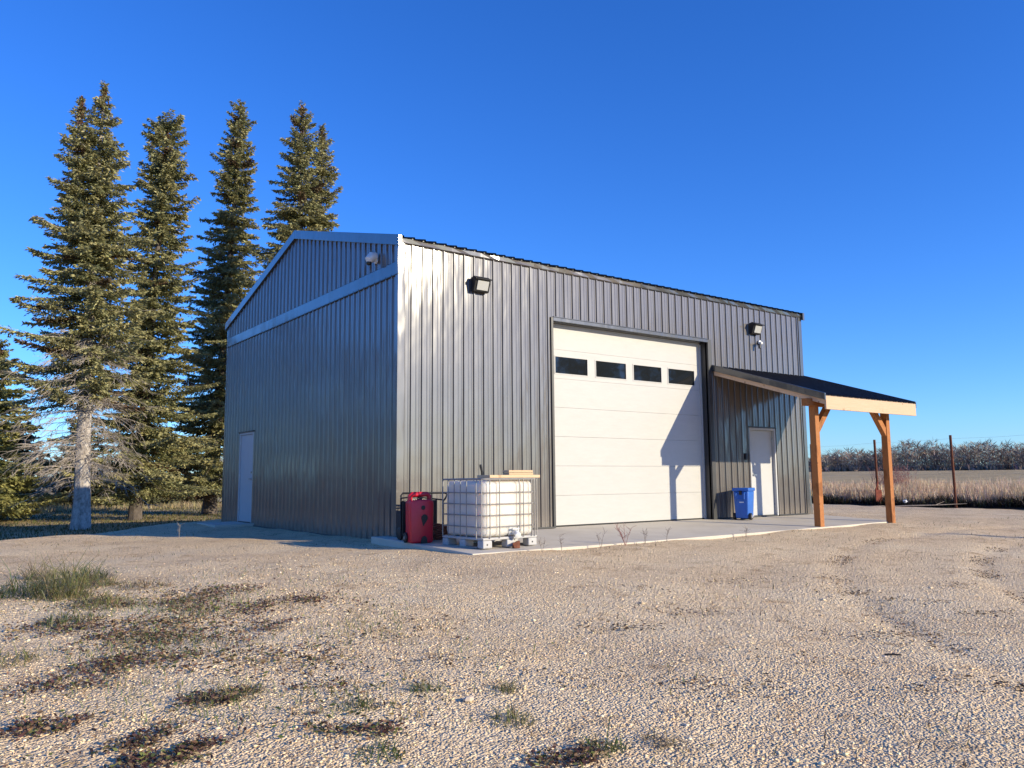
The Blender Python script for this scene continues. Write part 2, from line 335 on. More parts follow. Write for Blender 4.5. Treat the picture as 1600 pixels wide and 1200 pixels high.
for a, b in zip(gedges[:-1], gedges[1:]):
    cuts = sorted({a, b, *[c for c in (LY0, LY1) if a < c < b]})
    for c, d in zip(cuts[:-1], cuts[1:]):
        sheet('gable', c, d, LZ if LY0 < (c + d) / 2 < LY1 else -.13, BZ0 + .02, .04)
    sheet('gable', a, b, BZ1 - .02, roofz, .04, extra=(BD / 2,))
    sheet('right', a, b, -.05, roofz, .04, extra=(BD / 2,))
for a, b in zip(edges[:-1], edges[1:]): sheet('back', a, b, -.1, EH, .06)
# inner core behind the sheets, with the door openings left out
m = MB(); y0, y1 = .012, .055
for (a, b, z0) in ((.03, GX0, -.3), (GX0, GX1, GZ), (GX1, MX0, -.3), (MX0, MX1, MZ), (MX1, BW - .03, -.3)): m.box((a, y0, z0), (b, y1, EH - .02))
for (a, b, z0) in ((.056, LY0, -.3), (LY0, LY1, LZ), (LY1, BD - .06, -.3)): m.box((.012, a, z0), (.055, b, EH - .02))
m.box((BW - .055, .056, -.3), (BW - .012, BD - .06, EH - .02)); m.box((.03, BD - .055, -.3), (BW - .03, BD - .012, EH - .02))
for x in (.012, BW - .055): m.prism([(.03, EH - .018), (BD - .03, EH - .018), (BD / 2, RH - .03)], 'x', x, x + .043)
m.build('wall_core', MAT['dark_trim'], shop)
# corner trims
def lpost(x0, x1, y0, y1, z0, z1, name='corner_trim'):
    mm = MB(); mm.box((x0, y0, z0), (x1, y1, z1)); return mm.build(name, MAT['trim'], shop, bevel=.008)
m = MB()
zs = np.linspace(-.13, 4.98, 46); vv = []
for i, z in enumerate(zs):                                             # a slightly dented corner flashing
    dx = .0022 * math.sin(i * .61) + .0016 * math.sin(i * 1.37 + 1)
    vv += [(-.032, .07, z), (-.034, -.030, z), (.03, -.034 + dx, z), (.10 + dx * .6, -.030 - dx * .8, z), (.105, -.004, z)]
ff = [(5 * i + k, 5 * i + k + 1, 5 * i + k + 6, 5 * i + k + 5) for i in range(len(zs) - 1) for k in range(4)]
m.add(vv, ff).build('corner_trim', MAT['clad'], shop, smooth=True)
lpost(BW - .10, BW + .03, -.030, .07, .0, 5.0)
lpost(BW - .06, BW + .03, BD - .07, BD + .032, -.1, 5.02); lpost(-.032, .06, BD - .07, BD + .032, -.13, 5.02)
# gable band in two lengths, bottom drip edge
for a, b, dz in ((-.034, 6.62, 0), (6.623, BD + .034, .004)):
    m = MB(); m.prism([(-.028, BZ0 + dz), (-.028, BZ1 - .01 + dz), (-.005, BZ1 + .012 + dz), (-.002, BZ1 + .012 + dz), (-.002, BZ0 + dz)], 'y', a, b); m.build('gable_band', MAT['trim'], shop, bevel=.003)
    m = MB(); m.box((-.040, a, BZ0 - .018 + dz), (-.002, b, BZ0 - .002 + dz)); m.build('drip_edge', MAT['dark_trim'], shop)
for a, b in ((0, LY0 - .02), (LY1 + .02, BD)):
    m = MB(); m.box((-.032, a, -.16), (-.002, b, -.10)); m.build('base_trim', MAT['dark_trim'], shop)
for a, b in ((.11, GX0 - .06), (GX1 + .12, MX0 - .03), (MX1 + .03, BW - .11)):
    m = MB(); m.box((a, -.040, .0), (b, -.003, .028)); m.build('base_trim', MAT['dark_trim'], shop)
# roof: two slopes of ribbed sheets, ridge cap, rake trims, eave flashing
sl = (RH - EH) / (BD / 2)
for a, b in zip(edges[:-1], edges[1:]):
    a2 = -.05 if a == 0 else a; b2 = BW + .05 if b == BW else b
    pr = prof_pts(a2, b2, .06)
    for side in (0, 1):
        vv = []
        for u, w in pr:
            for y in (-.09, BD / 2):
                yy = y if side == 0 else BD - y; vv.append((u, yy, EH + .03 + sl * y + w * 1.25))
        ff = [(2 * i, 2 * i + 2, 2 * i + 3, 2 * i + 1) for i in range(len(pr) - 1)]
        if side: ff = [q[::-1] for q in ff]
        link_mesh('roof_sheet', MB().add(vv, ff).mesh('roof_sheet'), MAT['roofing'], shop)
m = MB(); m.prism([(BD / 2 - .2, RH + .0), (BD / 2, RH + .065), (BD / 2 + .2, RH + .0), (BD / 2, RH + .05)], 'x', -.07, BW + .07); m.build('ridge_cap', MAT['trim'], shop)
for xa, xb in ((-.075, -.004), (BW + .004, BW + .075)):
    for s in (0, 1):
        def Y(y): return y if s == 0 else BD - y
        m = MB(); m.prism([(Y(-.10), EH - .13 - .1 * sl), (Y(-.10), EH + .062 - .1 * sl), (Y(BD / 2), RH + .062), (Y(BD / 2), RH - .13)], 'x', xa, xb); m.build('rake_trim', MAT['trim'], shop, bevel=.006)
for i in range(4):
    a = .0 + i * BW / 4; b = a + BW / 4 + (.0 if i == 3 else -.004); t = (.022, .012, .006, .004)[i]
    vv = []; N = 14
    for k in range(N + 1):
        x = a + (b - a) * k / N; d = .012 * math.sin(k * 1.9 + i) * (1 if i < 2 else .4)
        vv += [(x, -.012, 5.065), (x, -.050 - d, 5.055 + d * .3), (x, -.034 - t + d * .5, 4.985), (x, -.027, 4.970 + d * .2)]
    ff = [(4 * k + j, 4 * k + j + 1, 4 * k + j + 5, 4 * k + j + 4) for k in range(N) for j in range(3)]
    MB().add(vv, ff).build('eave_flashing', MAT['clad'] if i < 2 else MAT['trim'], shop)
m = MB(); m.box((0, -.055, 5.062), (BW, .1, 5.075)); m.build('eave_closure', MAT['dark_trim'], shop)

# overhead door
od = MB(); RC = .21
od.box((GX0 + .002, RC + .045, .02), (GX1 - .002, RC + .07, GZ - .002)); gd = od.build('overhead_door', MAT['door_white'], shop)
seams = [0.025, .60, 1.175, 1.75, 2.325, 2.90, 3.48, 3.99]; wins = [(3.605, 4.455), (4.69, 5.545), (5.775, 6.625), (6.85, 7.705)]
WZ0, WZ1 = 3.005, 3.335
for i in range(7):
    m = MB(); z0, z1 = seams[i] + .0015, seams[i + 1] - .0015
    if i != 5: m.box((GX0 + .004, RC, z0), (GX1 - .004, RC + .04, z1))
    else:
        m.box((GX0 + .004, RC, z0), (GX1 - .004, RC + .04, WZ0)); m.box((GX0 + .004, RC, WZ1), (GX1 - .004, RC + .04, z1)); x = GX0 + .004
        for a, b in wins + [(GX1 - .004, 0)]:
            m.box((x, RC, WZ0), (a, RC + .04, WZ1)); x = b
    m.build('door_panel', MAT['door_white'], gd, bevel=.0022 if i != 5 else 0)
for a, b in wins:
    m = MB(); m.box((a + .0, RC + .012, WZ0), (b, RC + .03, WZ1)); m.build('window_pane', MAT['glass'], gd)
    m = MB(); w = .022
    m.box((a - w, RC - .008, WZ0 - w), (b + w, RC + .01, WZ0)); m.box((a - w, RC - .008, WZ1), (b + w, RC + .01, WZ1 + w)); m.box((a - w, RC - .008, WZ0), (a, RC + .01, WZ1)); m.box((b, RC - .008, WZ0), (b + w, RC + .01, WZ1))
    m.build('window_frame', MAT['door_white'], gd)
m = MB(); m.box((GX0 + .004, RC + .0, .0), (GX1 - .004, RC + .04, .025)); m.build('bottom_seal', MAT['gasket'], gd)
m = MB(); m.box((GX0 - .055, -.034, .0), (GX0, .004, GZ + .07)); m.box((GX0 - .03, .004, .0), (GX0, RC + .05, GZ)); m.build('door_jamb', MAT['dark_trim'], shop, bevel=.004)
m = MB(); m.box((GX1, -.034, .0), (GX1 + .115, .004, GZ + .07)); m.box((GX1, .004, .0), (GX1 + .03, RC + .05, GZ)); m.build('door_jamb', MAT['dark_trim'], shop, bevel=.004)
m = MB(); m.box((GX0, -.036, GZ), (GX1, .004, GZ + .07)); m.box((GX0, -.05, GZ + .07), (GX1, -.002, GZ + .085)); m.box((GX0, .004, GZ), (GX1, RC + .05, GZ + .03)); m.build('door_head', MAT['trim'], shop, bevel=.003)
m = MB(); m.box((GX1 - .05, RC - .03, .01), (GX1 - .002, RC - .002, GZ - .03)); m.box((GX0 + .002, RC - .03, .01), (GX0 + .03, RC - .002, GZ - .03)); m.box((GX0 + .03, RC - .03, GZ - .06), (GX1 - .05, RC - .002, GZ - .005)); m.build('door_stop', MAT['door_white'], shop)

# two steel entry doors
def entry(front):
    w = (MX1 - MX0) if front else (LY1 - LY0); hgt = MZ if front else LZ
    M = Matrix.Translation((MX0, 0, .0)) if front else Matrix(((0, 1, 0, 0), (-1, 0, 0, LY1), (0, 0, 1, 0), (0, 0, 0, 1)))
    z0 = .03 if front else -.04
    fr = MB(); t = .05
    fr.box((0, -.028, z0 - .02), (t, .10, hgt)); fr.box((w - t, -.028, z0 - .02), (w, .10, hgt)); fr.box((t, -.028, hgt - t), (w - t, .10, hgt))
    d = fr.build('entry_door', MAT['leaf_white'], shop, bevel=.004, M=M)
    rec = .05 if front else .0
    m = MB(); m.box((t + .004, rec, z0), (w - t - .004, rec + .045, hgt - t - .004)); m.build('door_leaf', MAT['leaf_white'], d, bevel=.004, M=M)
    m = MB(); m.box((t, -.03, z0 - .04), (w - t, .10, z0 - .004)); m.build('threshold', MAT['dark_trim'], d, M=M)
    hx = t + .075 if front else w - t - .075
    m = MB(); m.cyl((hx, rec - .012, .98), (hx, rec, .98), .032); m.cyl((hx, rec - .05, .98), (hx, rec - .012, .98), .011)
    m.bar((hx, rec - .05, .98), (hx + (.12 if front else -.12), rec - .05, .975), .022); m.build('lever_handle', MAT['chrome'], d, M=M, smooth=True)
    m = MB(); m.cyl((hx, rec - .02, 1.13), (hx, rec, 1.13), .03); m.build('deadbolt', MAT['chrome'], d, M=M, smooth=True)
    for z in (.25, 1.05, 1.85):
        hxx = w - t - .004 if front else t - .004
        m = MB(); m.cyl((hxx, rec - .012, z - .05), (hxx, rec - .012, z + .05), .010, 8); m.build('hinge', MAT['chrome'], d, M=M)
    m = MB(); m.box((-.02, -.05, hgt), (w + .02, -.002, hgt + .03)); m.build('drip_cap', MAT['dark_trim'], d, M=M)
entry(True); entry(False)
m = MB(); m.box((9.09, -.07, 1.33), (9.16, -.003, 1.48)); m.build('switch_box', MAT['black'], shop, bevel=.006)

# ------------------------------------------------------------------ lean-to porch on the right
porch = tag(empty('timber_porch', (8.08, 0, 0)), 'lean-to porch with dark roof, pale fascia and orange timber posts over the entry door', 'porch')
PM = Matrix.Translation((-8.08, 0, 0))
PX0, PX1, PYF = 8.08, 11.58, -2.80; pz = lambda y: 3.43 + .32 * y          # top of the rafters
def pp(name, m, mat, **k): return m.build(name, MAT[mat], porch, M=PM, **k)
dec = MB(); dec.prism([(.0, pz(0) + .002), (PYF - .03, pz(PYF - .03) + .002), (PYF - .03, pz(PYF - .03) + .022), (-.002, pz(-.002) + .022)], 'x', PX0 + .005, PX1 - .005); pp('roof_deck', dec, 'greywood')
k = 0; x = PX0 - .02
while x < PX1:
    x2 = min(x + SW, PX1 + .03); pr = prof_pts(x, x2, .1); vv = []
    for u, w in pr: vv += [(u, -.02, pz(-.02) + .03 + w), (u, PYF - .06, pz(PYF - .06) + .03 + w)]
    ff = [(2 * i, 2 * i + 1, 2 * i + 3, 2 * i + 2) for i in range(len(pr) - 1)]
    o = link_mesh('roof_sheet', MB().add(vv, ff).mesh('roof_sheet'), MAT['roofing'], porch); o.data.transform(PM); x = x2
for xa, xb in ((PX0 - .045, PX0 - .006), (PX1 + .006, PX1 + .045)):
    m = MB(); m.prism([(-.03, pz(-.03) - .075), (PYF - .04, pz(PYF - .04) - .075), (PYF - .04, pz(PYF - .04) + .065), (-.03, pz(-.03) + .065)], 'x', xa, xb); pp('rake_trim', m, 'trim', bevel=.005)
nr = 7
for i in range(nr):
    xx = PX0 + .0 + (PX1 - PX0 - .04) * i / (nr - 1)
    m = MB(); m.prism([(-.05, pz(-.05) - .17), (PYF + .002, pz(PYF) - .17), (PYF + .002, pz(PYF)), (-.05, pz(-.05))], 'x', xx, xx + .04); pp('rafter', m, 'pine', bevel=.003)
m = MB(); m.box((PX0 + .04, -.048, pz(-.05) - .18), (PX1 - .04, -.024, pz(-.05))); pp('ledger', m, 'pine')
m = MB(); m.box((PX0 - .01, PYF - .04, 2.262), (PX1 + .01, PYF, 2.530)); pp('fascia_board', m, 'pine', bevel=.005)
PY = -2.46; BZB = 2.355
m = MB(); m.box((7.90, PY - .07, BZB), (11.45, PY + .07, BZB + .145)); pp('beam', m, 'cedar', bevel=.006)
for xx, zz in ((8.21, -.10), (10.93, -.09)):
    m = MB(); m.box((xx - .07, PY - .07, zz - .2), (xx + .07, PY + .07, BZB - .001)); pp('post', m, 'cedar', bevel=.006)
for xx, s in ((8.21, 1), (10.93, -1)):
    m = MB(); a = (xx + s * .071, BZB - .56); b = (xx + s * .071 + s * .50, BZB - .002)
    m.prism([(a[0], a[1]), (a[0], a[1] + .20), (b[0] - s * .17, b[1]), (b[0], b[1])], 'y', PY - .055, PY + .055)
    pp('brace', m, 'cedar', bevel=.005)

# ------------------------------------------------------------------ wall lights and cameras
def flood(x, z, label):
    t = tag(empty('wall_light', (x, -.03, z)), label, 'light', 'flood lights on the front wall')
    m = MB(); m.prism([(0, -.13), (0, .13), (-.10, .15), (-.17, .10), (-.09, -.13)], 'x', -.17, .17); m.build('housing', MAT['black'], t, bevel=.012)
    a, b = Vector((0, -.166, .075)), Vector((0, -.098, -.115)); d = (b - a); nn = Vector((0, -d.z, d.y)).normalized()
    if nn.y > 0: nn = -nn
    m = MB(); vv = []
    for off in (0.004, .016):
        for (xx, k) in ((-.12, .08), (.12, .08), (.12, .92), (-.12, .92)): vv.append(a + d * k + nn * off + Vector((xx, 0, 0)))
    m.add(vv, [(0, 1, 2, 3), (4, 5, 6, 7), (0, 1, 5, 4), (1, 2, 6, 5), (2, 3, 7, 6), (3, 0, 4, 7)]); m.build('lens', MAT['lens'], t)
    m = MB(); m.prism([(-.168, .112), (-.215, .085), (-.21, .07), (-.165, .095)], 'x', -.17, .17); m.build('visor', MAT['black'], t)
flood(1.62, 4.44, 'black flood light high on the sunlit front wall left of the overhead door')
flood(9.62, 4.47, 'black flood light high on the front wall above the porch roof')
def seccam(name, loc, rz, label, cat='camera'):
    t = tag(empty(name, loc, rz), label, cat)
    m = MB(); m.cyl((0, 0, 0), (0, -.03, 0), .05, 14); m.build('mount', MAT['whiteplast'], t, smooth=True)
    m = MB(); m.tube([(0, -.03, 0), (0, -.07, -.01), (0, -.09, -.03)], .016, 8); m.build('arm', MAT['whiteplast'], t, smooth=True)
    return t
t = seccam('security_camera', (9.84, -.025, 4.17), 0, 'small white security camera with drooping dark lens under the right flood light')
m = MB(); m.cyl((-.03, -.09, -.03), (-.15, -.13, -.05), .035, 12); m.build('body', MAT['whiteplast'], t, smooth=True)
m = MB(); m.cyl((-.13, -.10, -.06), (-.14, -.11, -.17), .030, 12); m.build('lens', MAT['black'], t, smooth=True)
t = seccam('security_camera', (-.025, .80, 4.83), R(-90), 'white dome security camera high on the shaded gable wall', 'camera')
m = MB(); m.tube([(0, -.02, .075), (0, -.09, .07), (0, -.15, .0), (0, -.16, -.05)], [.085, .09, .08, .035], 14); m.build('body', MAT['whiteplast'], t, smooth=True)
m = MB(); m.sphere((0, -.15, -.05), .05, 12, 8); m.build('dome', MAT['glass'], t, smooth=True)

# grey sheet leaning beyond the right corner
o = MB().box((-.10, -.012, 0), (.10, .012, 1.34)).build('leaning_sheet', MAT['trim'], bevel=.004); o.location = (11.80, .10, -.06); o.rotation_euler = (R(-2), R(-3), 0)
tag(o, 'narrow grey metal sheet leaning at the right corner of the shop', 'sheet')

# ------------------------------------------------------------------ water tote in its cage
TZ = -.055
tote = tag(empty('water_tote', (.565, -1.86, TZ), R(4)), 'milky white caged water tote on a grey pallet at the corner of the concrete apron', 'tote')
hw, hd = .515, .50
m = MB(); m.box((-hw + .03, -hd + .03, .155), (hw - .03, hd - .03, .965)); m.build('tank', MAT['tank'], tote, bevel=.085, seg=5, smooth=True)
m = MB(); m.cyl((0, 0, .96), (0, 0, 1.0), .11, 20); m.build('tank_lid', MAT['whiteplast'], tote, smooth=True)
m = MB(); m.box((-hw, -hd, .115), (hw, hd, .15)); m.build('pallet_deck', MAT['pallet'], tote, bevel=.01)
for sx in (-1, 0, 1):
    for sy in (-1, 0, 1):
        if sx == 0 and sy == 0: continue
        m = MB(); w = .085 if sx else .07
        m.box((sx * (hw - w) - w, sy * (hd - .07) - .07, 0), (sx * (hw - w) + w, sy * (hd - .07) + .07, .114)); o = m.build('pallet_foot', MAT['pallet'], tote, bevel=.018)
        if sy == -1 and sx: 
            m = MB(); m.cyl((sx * (hw - w) - .01, -hd - .002, .055), (sx * (hw - w) - .01, -hd + .01, .055), .013, 10); m.build('bolt_hole', MAT['black'], o)
for sx in (-1, 1):
    m = MB(); m.box((sx * (hw - .05) - .045, -hd + .142, .0), (sx * (hw - .05) + .045, hd - .142, .02)); m.build('pallet_runner', MAT['galv'], tote)
def ring(z, r=.0095, name='cage_ring'):
    pts = []; c = .06
    for (cx, cy, a0) in ((hw - c, hd - c, 0), (-hw + c, hd - c, 90), (-hw + c, -hd + c, 180), (hw - c, -hd + c, 270)):
        for k in range(4): a = R(a0 + 30 * k); pts.append((cx + c * math.cos(a), cy + c * math.sin(a), z))
    MB().tube(pts, r, 6, closed=True).build(name, MAT['galv'], tote, smooth=True)
for z in (.30, .465, .625, .79): ring(z)
ring(.985, .014, 'top_rail')
def vbar(x, y, ox, oy):
    m = MB(); m.tube([(x, y, .14), (x + ox * .004, y + oy * .004, .2), (x + ox * .004, y + oy * .004, .88), (x, y, .98)], .0085, 6); m.build('cage_bar', MAT['galv'], tote, smooth=True)
for yy in (-.36, -.13, .02, .17, .32, .46, -.485): vbar(-hw - .012, yy, -1, 0); vbar(hw + .012, yy, 1, 0)
for xx in (-.40, -.22, .16, .24, .40, .46): vbar(xx, -hd - .012, 0, -1)
for xx in (-.36, -.12, .12, .36): vbar(xx, hd + .012, 0, 1)
for xx in (-.25, .25):
    m = MB(); m.tube([(xx, -hd, .99), (xx, hd, .99)], .011, 6); m.build('top_bar', MAT['galv'], tote)
# tap with its recess
m = MB(); m.box((-.02, -hd + .022, .16), (.20, -hd + .06, .31)); m.build('tap_recess', MAT['tank'], tote, bevel=.02, smooth=True)
tap = MB(); tap.cyl((.07, -hd + .04, .205), (.07, -hd - .05, .20), .035, 16); tap.cyl((.07, -hd - .05, .20), (.05, -hd - .09, .175), .042, 16); tv = tap.build('tap', MAT['whiteplast'], tote, smooth=True)
m = MB(); m.cyl((.05, -hd - .09, .175), (.043, -hd - .112, .163), .048, 16); m.build('tap_cap', MAT['whiteplast'], tv, bevel=.006, smooth=True)
m = MB(); m.bar((.0, -hd - .03, .262), (.13, -hd - .03, .258), .03, .02); m.build('tap_lever', MAT['whiteplast'], tv, bevel=.005)
o = MB().add([(-.05, -.04, 0), (.05, -.05, .0), (.06, .03, .0), (-.03, .05, 0), (-.07, -.02, .08), (.07, -.02, .11), (.04, .04, .10), (-.03, .03, .03)], [(0, 3, 2, 1), (0, 1, 5, 4), (1, 2, 6, 5), (2, 3, 7, 6), (3, 0, 4, 7), (4, 5, 6, 7)]).build('rusty_scrap', MAT['rust'], bevel=.008)
o.location = (.63, -2.43, slz(-2.43)); tag(o, 'small rusty brown scrap lying under the tap of the water tote', 'scrap')
# boards on top
def ontote(o, x, y, z, rz=4):
    M = Matrix.Translation((.565, -1.86, TZ)) @ Matrix.Rotation(R(4), 4, 'Z'); o.location = M @ Vector((x, y, z)); o.rotation_euler = (0, 0, R(rz)); return o
o = ontote(MB().box((-.49, -.15, 0), (.49, .15, .042)).build('plank', MAT['ply'], bevel=.004), .11, -.34, 1.002); tag(o, 'wide pale plank lying across the top of the water tote', 'plank')
for k, (lab, dz) in enumerate((('lower short pale board stacked on the wide plank', 0), ('upper short pale board topmost on the tote', .037))):
    o = ontote(MB().box((-.24, -.075, 0), (.24, .075, .033)).build('short_board', MAT['ply'], bevel=.004), .25 - k * .006, -.385, 1.0445 + dz, 4 + k * .6); tag(o, lab, 'board', 'short boards stacked on the tote')
o = MB().tube([(0, 0, 0), (-.01, 0, .06), (-.03, 0, .13), (-.035, 0, .155)], [.018, .016, .02, .016], 8).build('black_handle', MAT['black'], smooth=True)
ontote(o, -.36, -.29, 1.044); tag(o, 'black stick handle standing up from the left end of the wide plank', 'handle')

# ------------------------------------------------------------------ fuel caddy, cart and hose at the corner
cad = tag(empty('fuel_caddy', (-.16, -1.02, -.03), R(-10)), 'tall red plastic fuel caddy with moulded handle and wheels at the shop corner', 'fuel can'); cad.scale = (.86, .9, .92)
S = [(-.215, 0.03), (-.20, .0), (.20, .0), (.215, .03), (.225, .64), (.215, .70), (.12, .715), (-.12, .715), (-.215, .70), (-.225, .64)]
m = MB(); m.prism(S, 'y', -.13, .13); m.build('body', MAT['red'], cad, bevel=.028, seg=3, smooth=True)
m = MB(); m.tube([(-.185, 0, .66), (-.18, 0, .775), (-.15, 0, .80), (.15, 0, .80), (.18, 0, .775), (.185, 0, .66)], .042, 10); m.build('handle', MAT['red'], cad, smooth=True)
m = MB(); m.cyl((0, 0, .69), (0, 0, .74), .05, 16); m.build('filler_cap', MAT['black'], cad, smooth=True)
m = MB(); m.cyl((.02, -.129, .58), (.02, -.140, .58), .038, 16); m.build('upper_inset', MAT['black'], cad)
dr = [(.03, .22)] + [(.045 + .062 * math.cos(a), .41 + .062 * math.sin(a)) for a in np.linspace(-.45, math.pi + .45, 12)]
dr[0] = (.02, .27); m = MB(); m.prism(dr, 'y', -.140, -.129); m.build('drop_inset', MAT['black'], cad, bevel=.003)
m = MB(); m.prism([(-.03, .0), (.10, .0), (.09, .09), (.05, .12), (.0, .10)], 'y', -.142, -.129); m.build('foot_inset', MAT['black'], cad)
for s in (-1, 1):
    m = MB(); m.cyl((s * .212, .07, .085), (s * .255, .07, .085), .085, 20); w_ = m.build('wheel', MAT['black'], cad, bevel=.01, smooth=True)
    m = MB(); m.cyl((s * .256, .07, .085), (s * .262, .07, .085), .03, 12); m.build('hub', MAT['galv'], w_)
for k in range(4):
    m = MB(); m.box((-.209, -.09, .12 + k * .13), (-.202, .09, .15 + k * .13)); m.build('side_rib', MAT['red'], cad, bevel=.003)
cart = tag(empty('hand_cart', (.12, -.62, -.02), R(0)), 'black tubular hand cart behind the red fuel caddy against the front wall', 'cart')
m = MB(); m.tube([(-.33, .1, .02), (-.33, .1, .70), (-.30, .1, .735), (.38, -.05, .735), (.44, -.05, .71), (.40, -.05, .64), (.36, -.05, .60), (.36, -.05, .02)], .016, 8); m.build('frame_tube', MAT['black'], cart, smooth=True)
m = MB(); m.tube([(-.33, .1, .66), (-.1, .05, .68), (.36, -.05, .62)], .012, 8); m.build('cross_bar', MAT['black'], cart, smooth=True)
m = MB(); m.box((-.32, .06, .06), (.32, .10, .62)); m.build('back_plate', MAT['black'], cart, bevel=.012)
m = MB(); m.box((-.32, -.14, .02), (.34, .06, .05)); m.build('toe_plate', MAT['black'], cart, bevel=.006)
for s in (-.30, .32):
    m = MB(); m.cyl((s - .025, .17, .10), (s + .025, .17, .10), .10, 18); m.build('wheel', MAT['black'], cart, bevel=.012, smooth=True)
hose = MB(); pts = []
for k in range(120):
    a = k * .42; r_ = .17 + .02 * math.sin(k * .7); pts.append((r_ * math.cos(a), r_ * math.sin(a) * .8 + .01 * math.sin(k), .02 + .24 * k / 120 + .012 * math.sin(k * 1.3)))
o = hose.tube(pts, .014, 6).build('coiled_hose', MAT['brownhose'], smooth=True); o.location = (.30, -.93, slz(-.93)); o.rotation_euler = (0, R(3), .4)
tag(o, 'untidy coil of reddish brown hose between the fuel caddy and the tote', 'hose')

# ------------------------------------------------------------------ blue bin by the entry door
bin_ = tag(empty('blue_bin', (8.50, -.42, -.010), R(-68)), 'blue wheeled plastic bin standing by the entry door', 'bin')
vv = []
for z, a, b in ((.03, .14, .215), (.63, .17, .255)):
    vv += [(-a, -b, z), (a, -b, z), (a, b, z), (-a, b, z)]
m = MB(); m.add(vv, [(0, 3, 2, 1), (4, 5, 6, 7), (0, 1, 5, 4), (1, 2, 6, 5), (2, 3, 7, 6), (3, 0, 4, 7)]); m.build('body', MAT['blue'], bin_, bevel=.03, seg=3, smooth=True)
m = MB(); m.box((-.185, -.275, .625), (.185, .275, .70)); m.build('lid', MAT['blue'], bin_, bevel=.018, seg=3, smooth=True)
m = MB(); m.tube([(-.09, -.25, .60), (-.09, -.31, .57), (-.09, -.31, .46), (.09, -.31, .46), (.09, -.31, .57), (.09, -.25, .60)], .014, 8); m.build('carry_handle', MAT['blue'], bin_, smooth=True)
m = MB(); m.box((-.03, -.285, .55), (.03, -.25, .64)); m.build('latch', MAT['black'], bin_, bevel=.005)
m = MB(); m.box((-.04, -.262, .36), (.06, -.252, .42)); m.build('sticker', MAT['whiteplast'], bin_, M=Matrix.Rotation(R(-3.3), 4, 'X'))
for s in (-1, 1):
    m = MB(); m.cyl((s * .145, -.15, .075), (s * .20, -.15, .075), .075, 18); w_ = m.build('wheel', MAT['black'], bin_, bevel=.008, smooth=True)
    m = MB(); m.cyl((s * .2005, -.15, .075), (s * .207, -.15, .075), .04, 14); m.build('hub', MAT['galv'], w_)
m = MB(); m.box((-.13, .12, 0), (.13, .20, .032)); m.build('foot', MAT['black'], bin_)

# ------------------------------------------------------------------ foliage tools
def diamonds(pos, d, ln, wd, col, cross=2, droop=None):
    """needle sprays / leaves: crossed diamond quads; arrays (n,3),(n,3),(n,),(n,)"""
    n = len(pos); d = d / np.linalg.norm(d, axis=1, keepdims=True)
    a = rng.normal(size=(n, 3)); s = np.cross(d, a); s /= np.linalg.norm(s, axis=1, keepdims=True) + 1e-9
    V = []; C = []
    for k in range(cross):
        if k: s = np.cross(d, s)
        mid = pos + d * (ln * .42)[:, None]
        q = np.stack([pos, mid + s * (wd * .5)[:, None], pos + d * ln[:, None], mid - s * (wd * .5)[:, None]], 1)
        V.append(q.reshape(-1, 3)); C.append(np.repeat(col, 4, 0))
    V = np.concatenate(V); C = np.concatenate(C); F = np.arange(len(V)).reshape(-1, 4); return V, F, C
def blades(x, y, z, h, w, lean, col, curve=.35):
    """grass blades: two-quad tapering strips"""
    n = len(x); az = rng.uniform(0, 2 * math.pi, n); fx, fy = np.cos(az), np.sin(az); sx, sy = -fy, fx
    rows = []
    for t, ww in ((0, 1), (.5, .75), (1, .12)):
        off = lean * h * (t ** 1.8); zz = h * t * np.sqrt(np.clip(1 - (lean * .6 * t) ** 2, .1, 1))
        for s in (-1, 1): rows.append(np.stack([x + fx * off + sx * w * .5 * ww * s, y + fy * off + sy * w * .5 * ww * s, z + zz], 1))
    V = np.stack(rows, 1).reshape(-1, 3); b = np.arange(n)[:, None] * 6
    F = np.concatenate([b + np.array([[0, 1, 3, 2]]), b + np.array([[2, 3, 5, 4]])]); C = np.repeat(col, 6, 0); return V, F, C
def cvar(n, c, v=.18, hue=.06):
    c = np.array(c)[None]; k = 1 + v * rng.normal(size=(n, 1)); return np.clip(c * k * (1 + hue * rng.normal(size=(n, 3))), .003, .9)
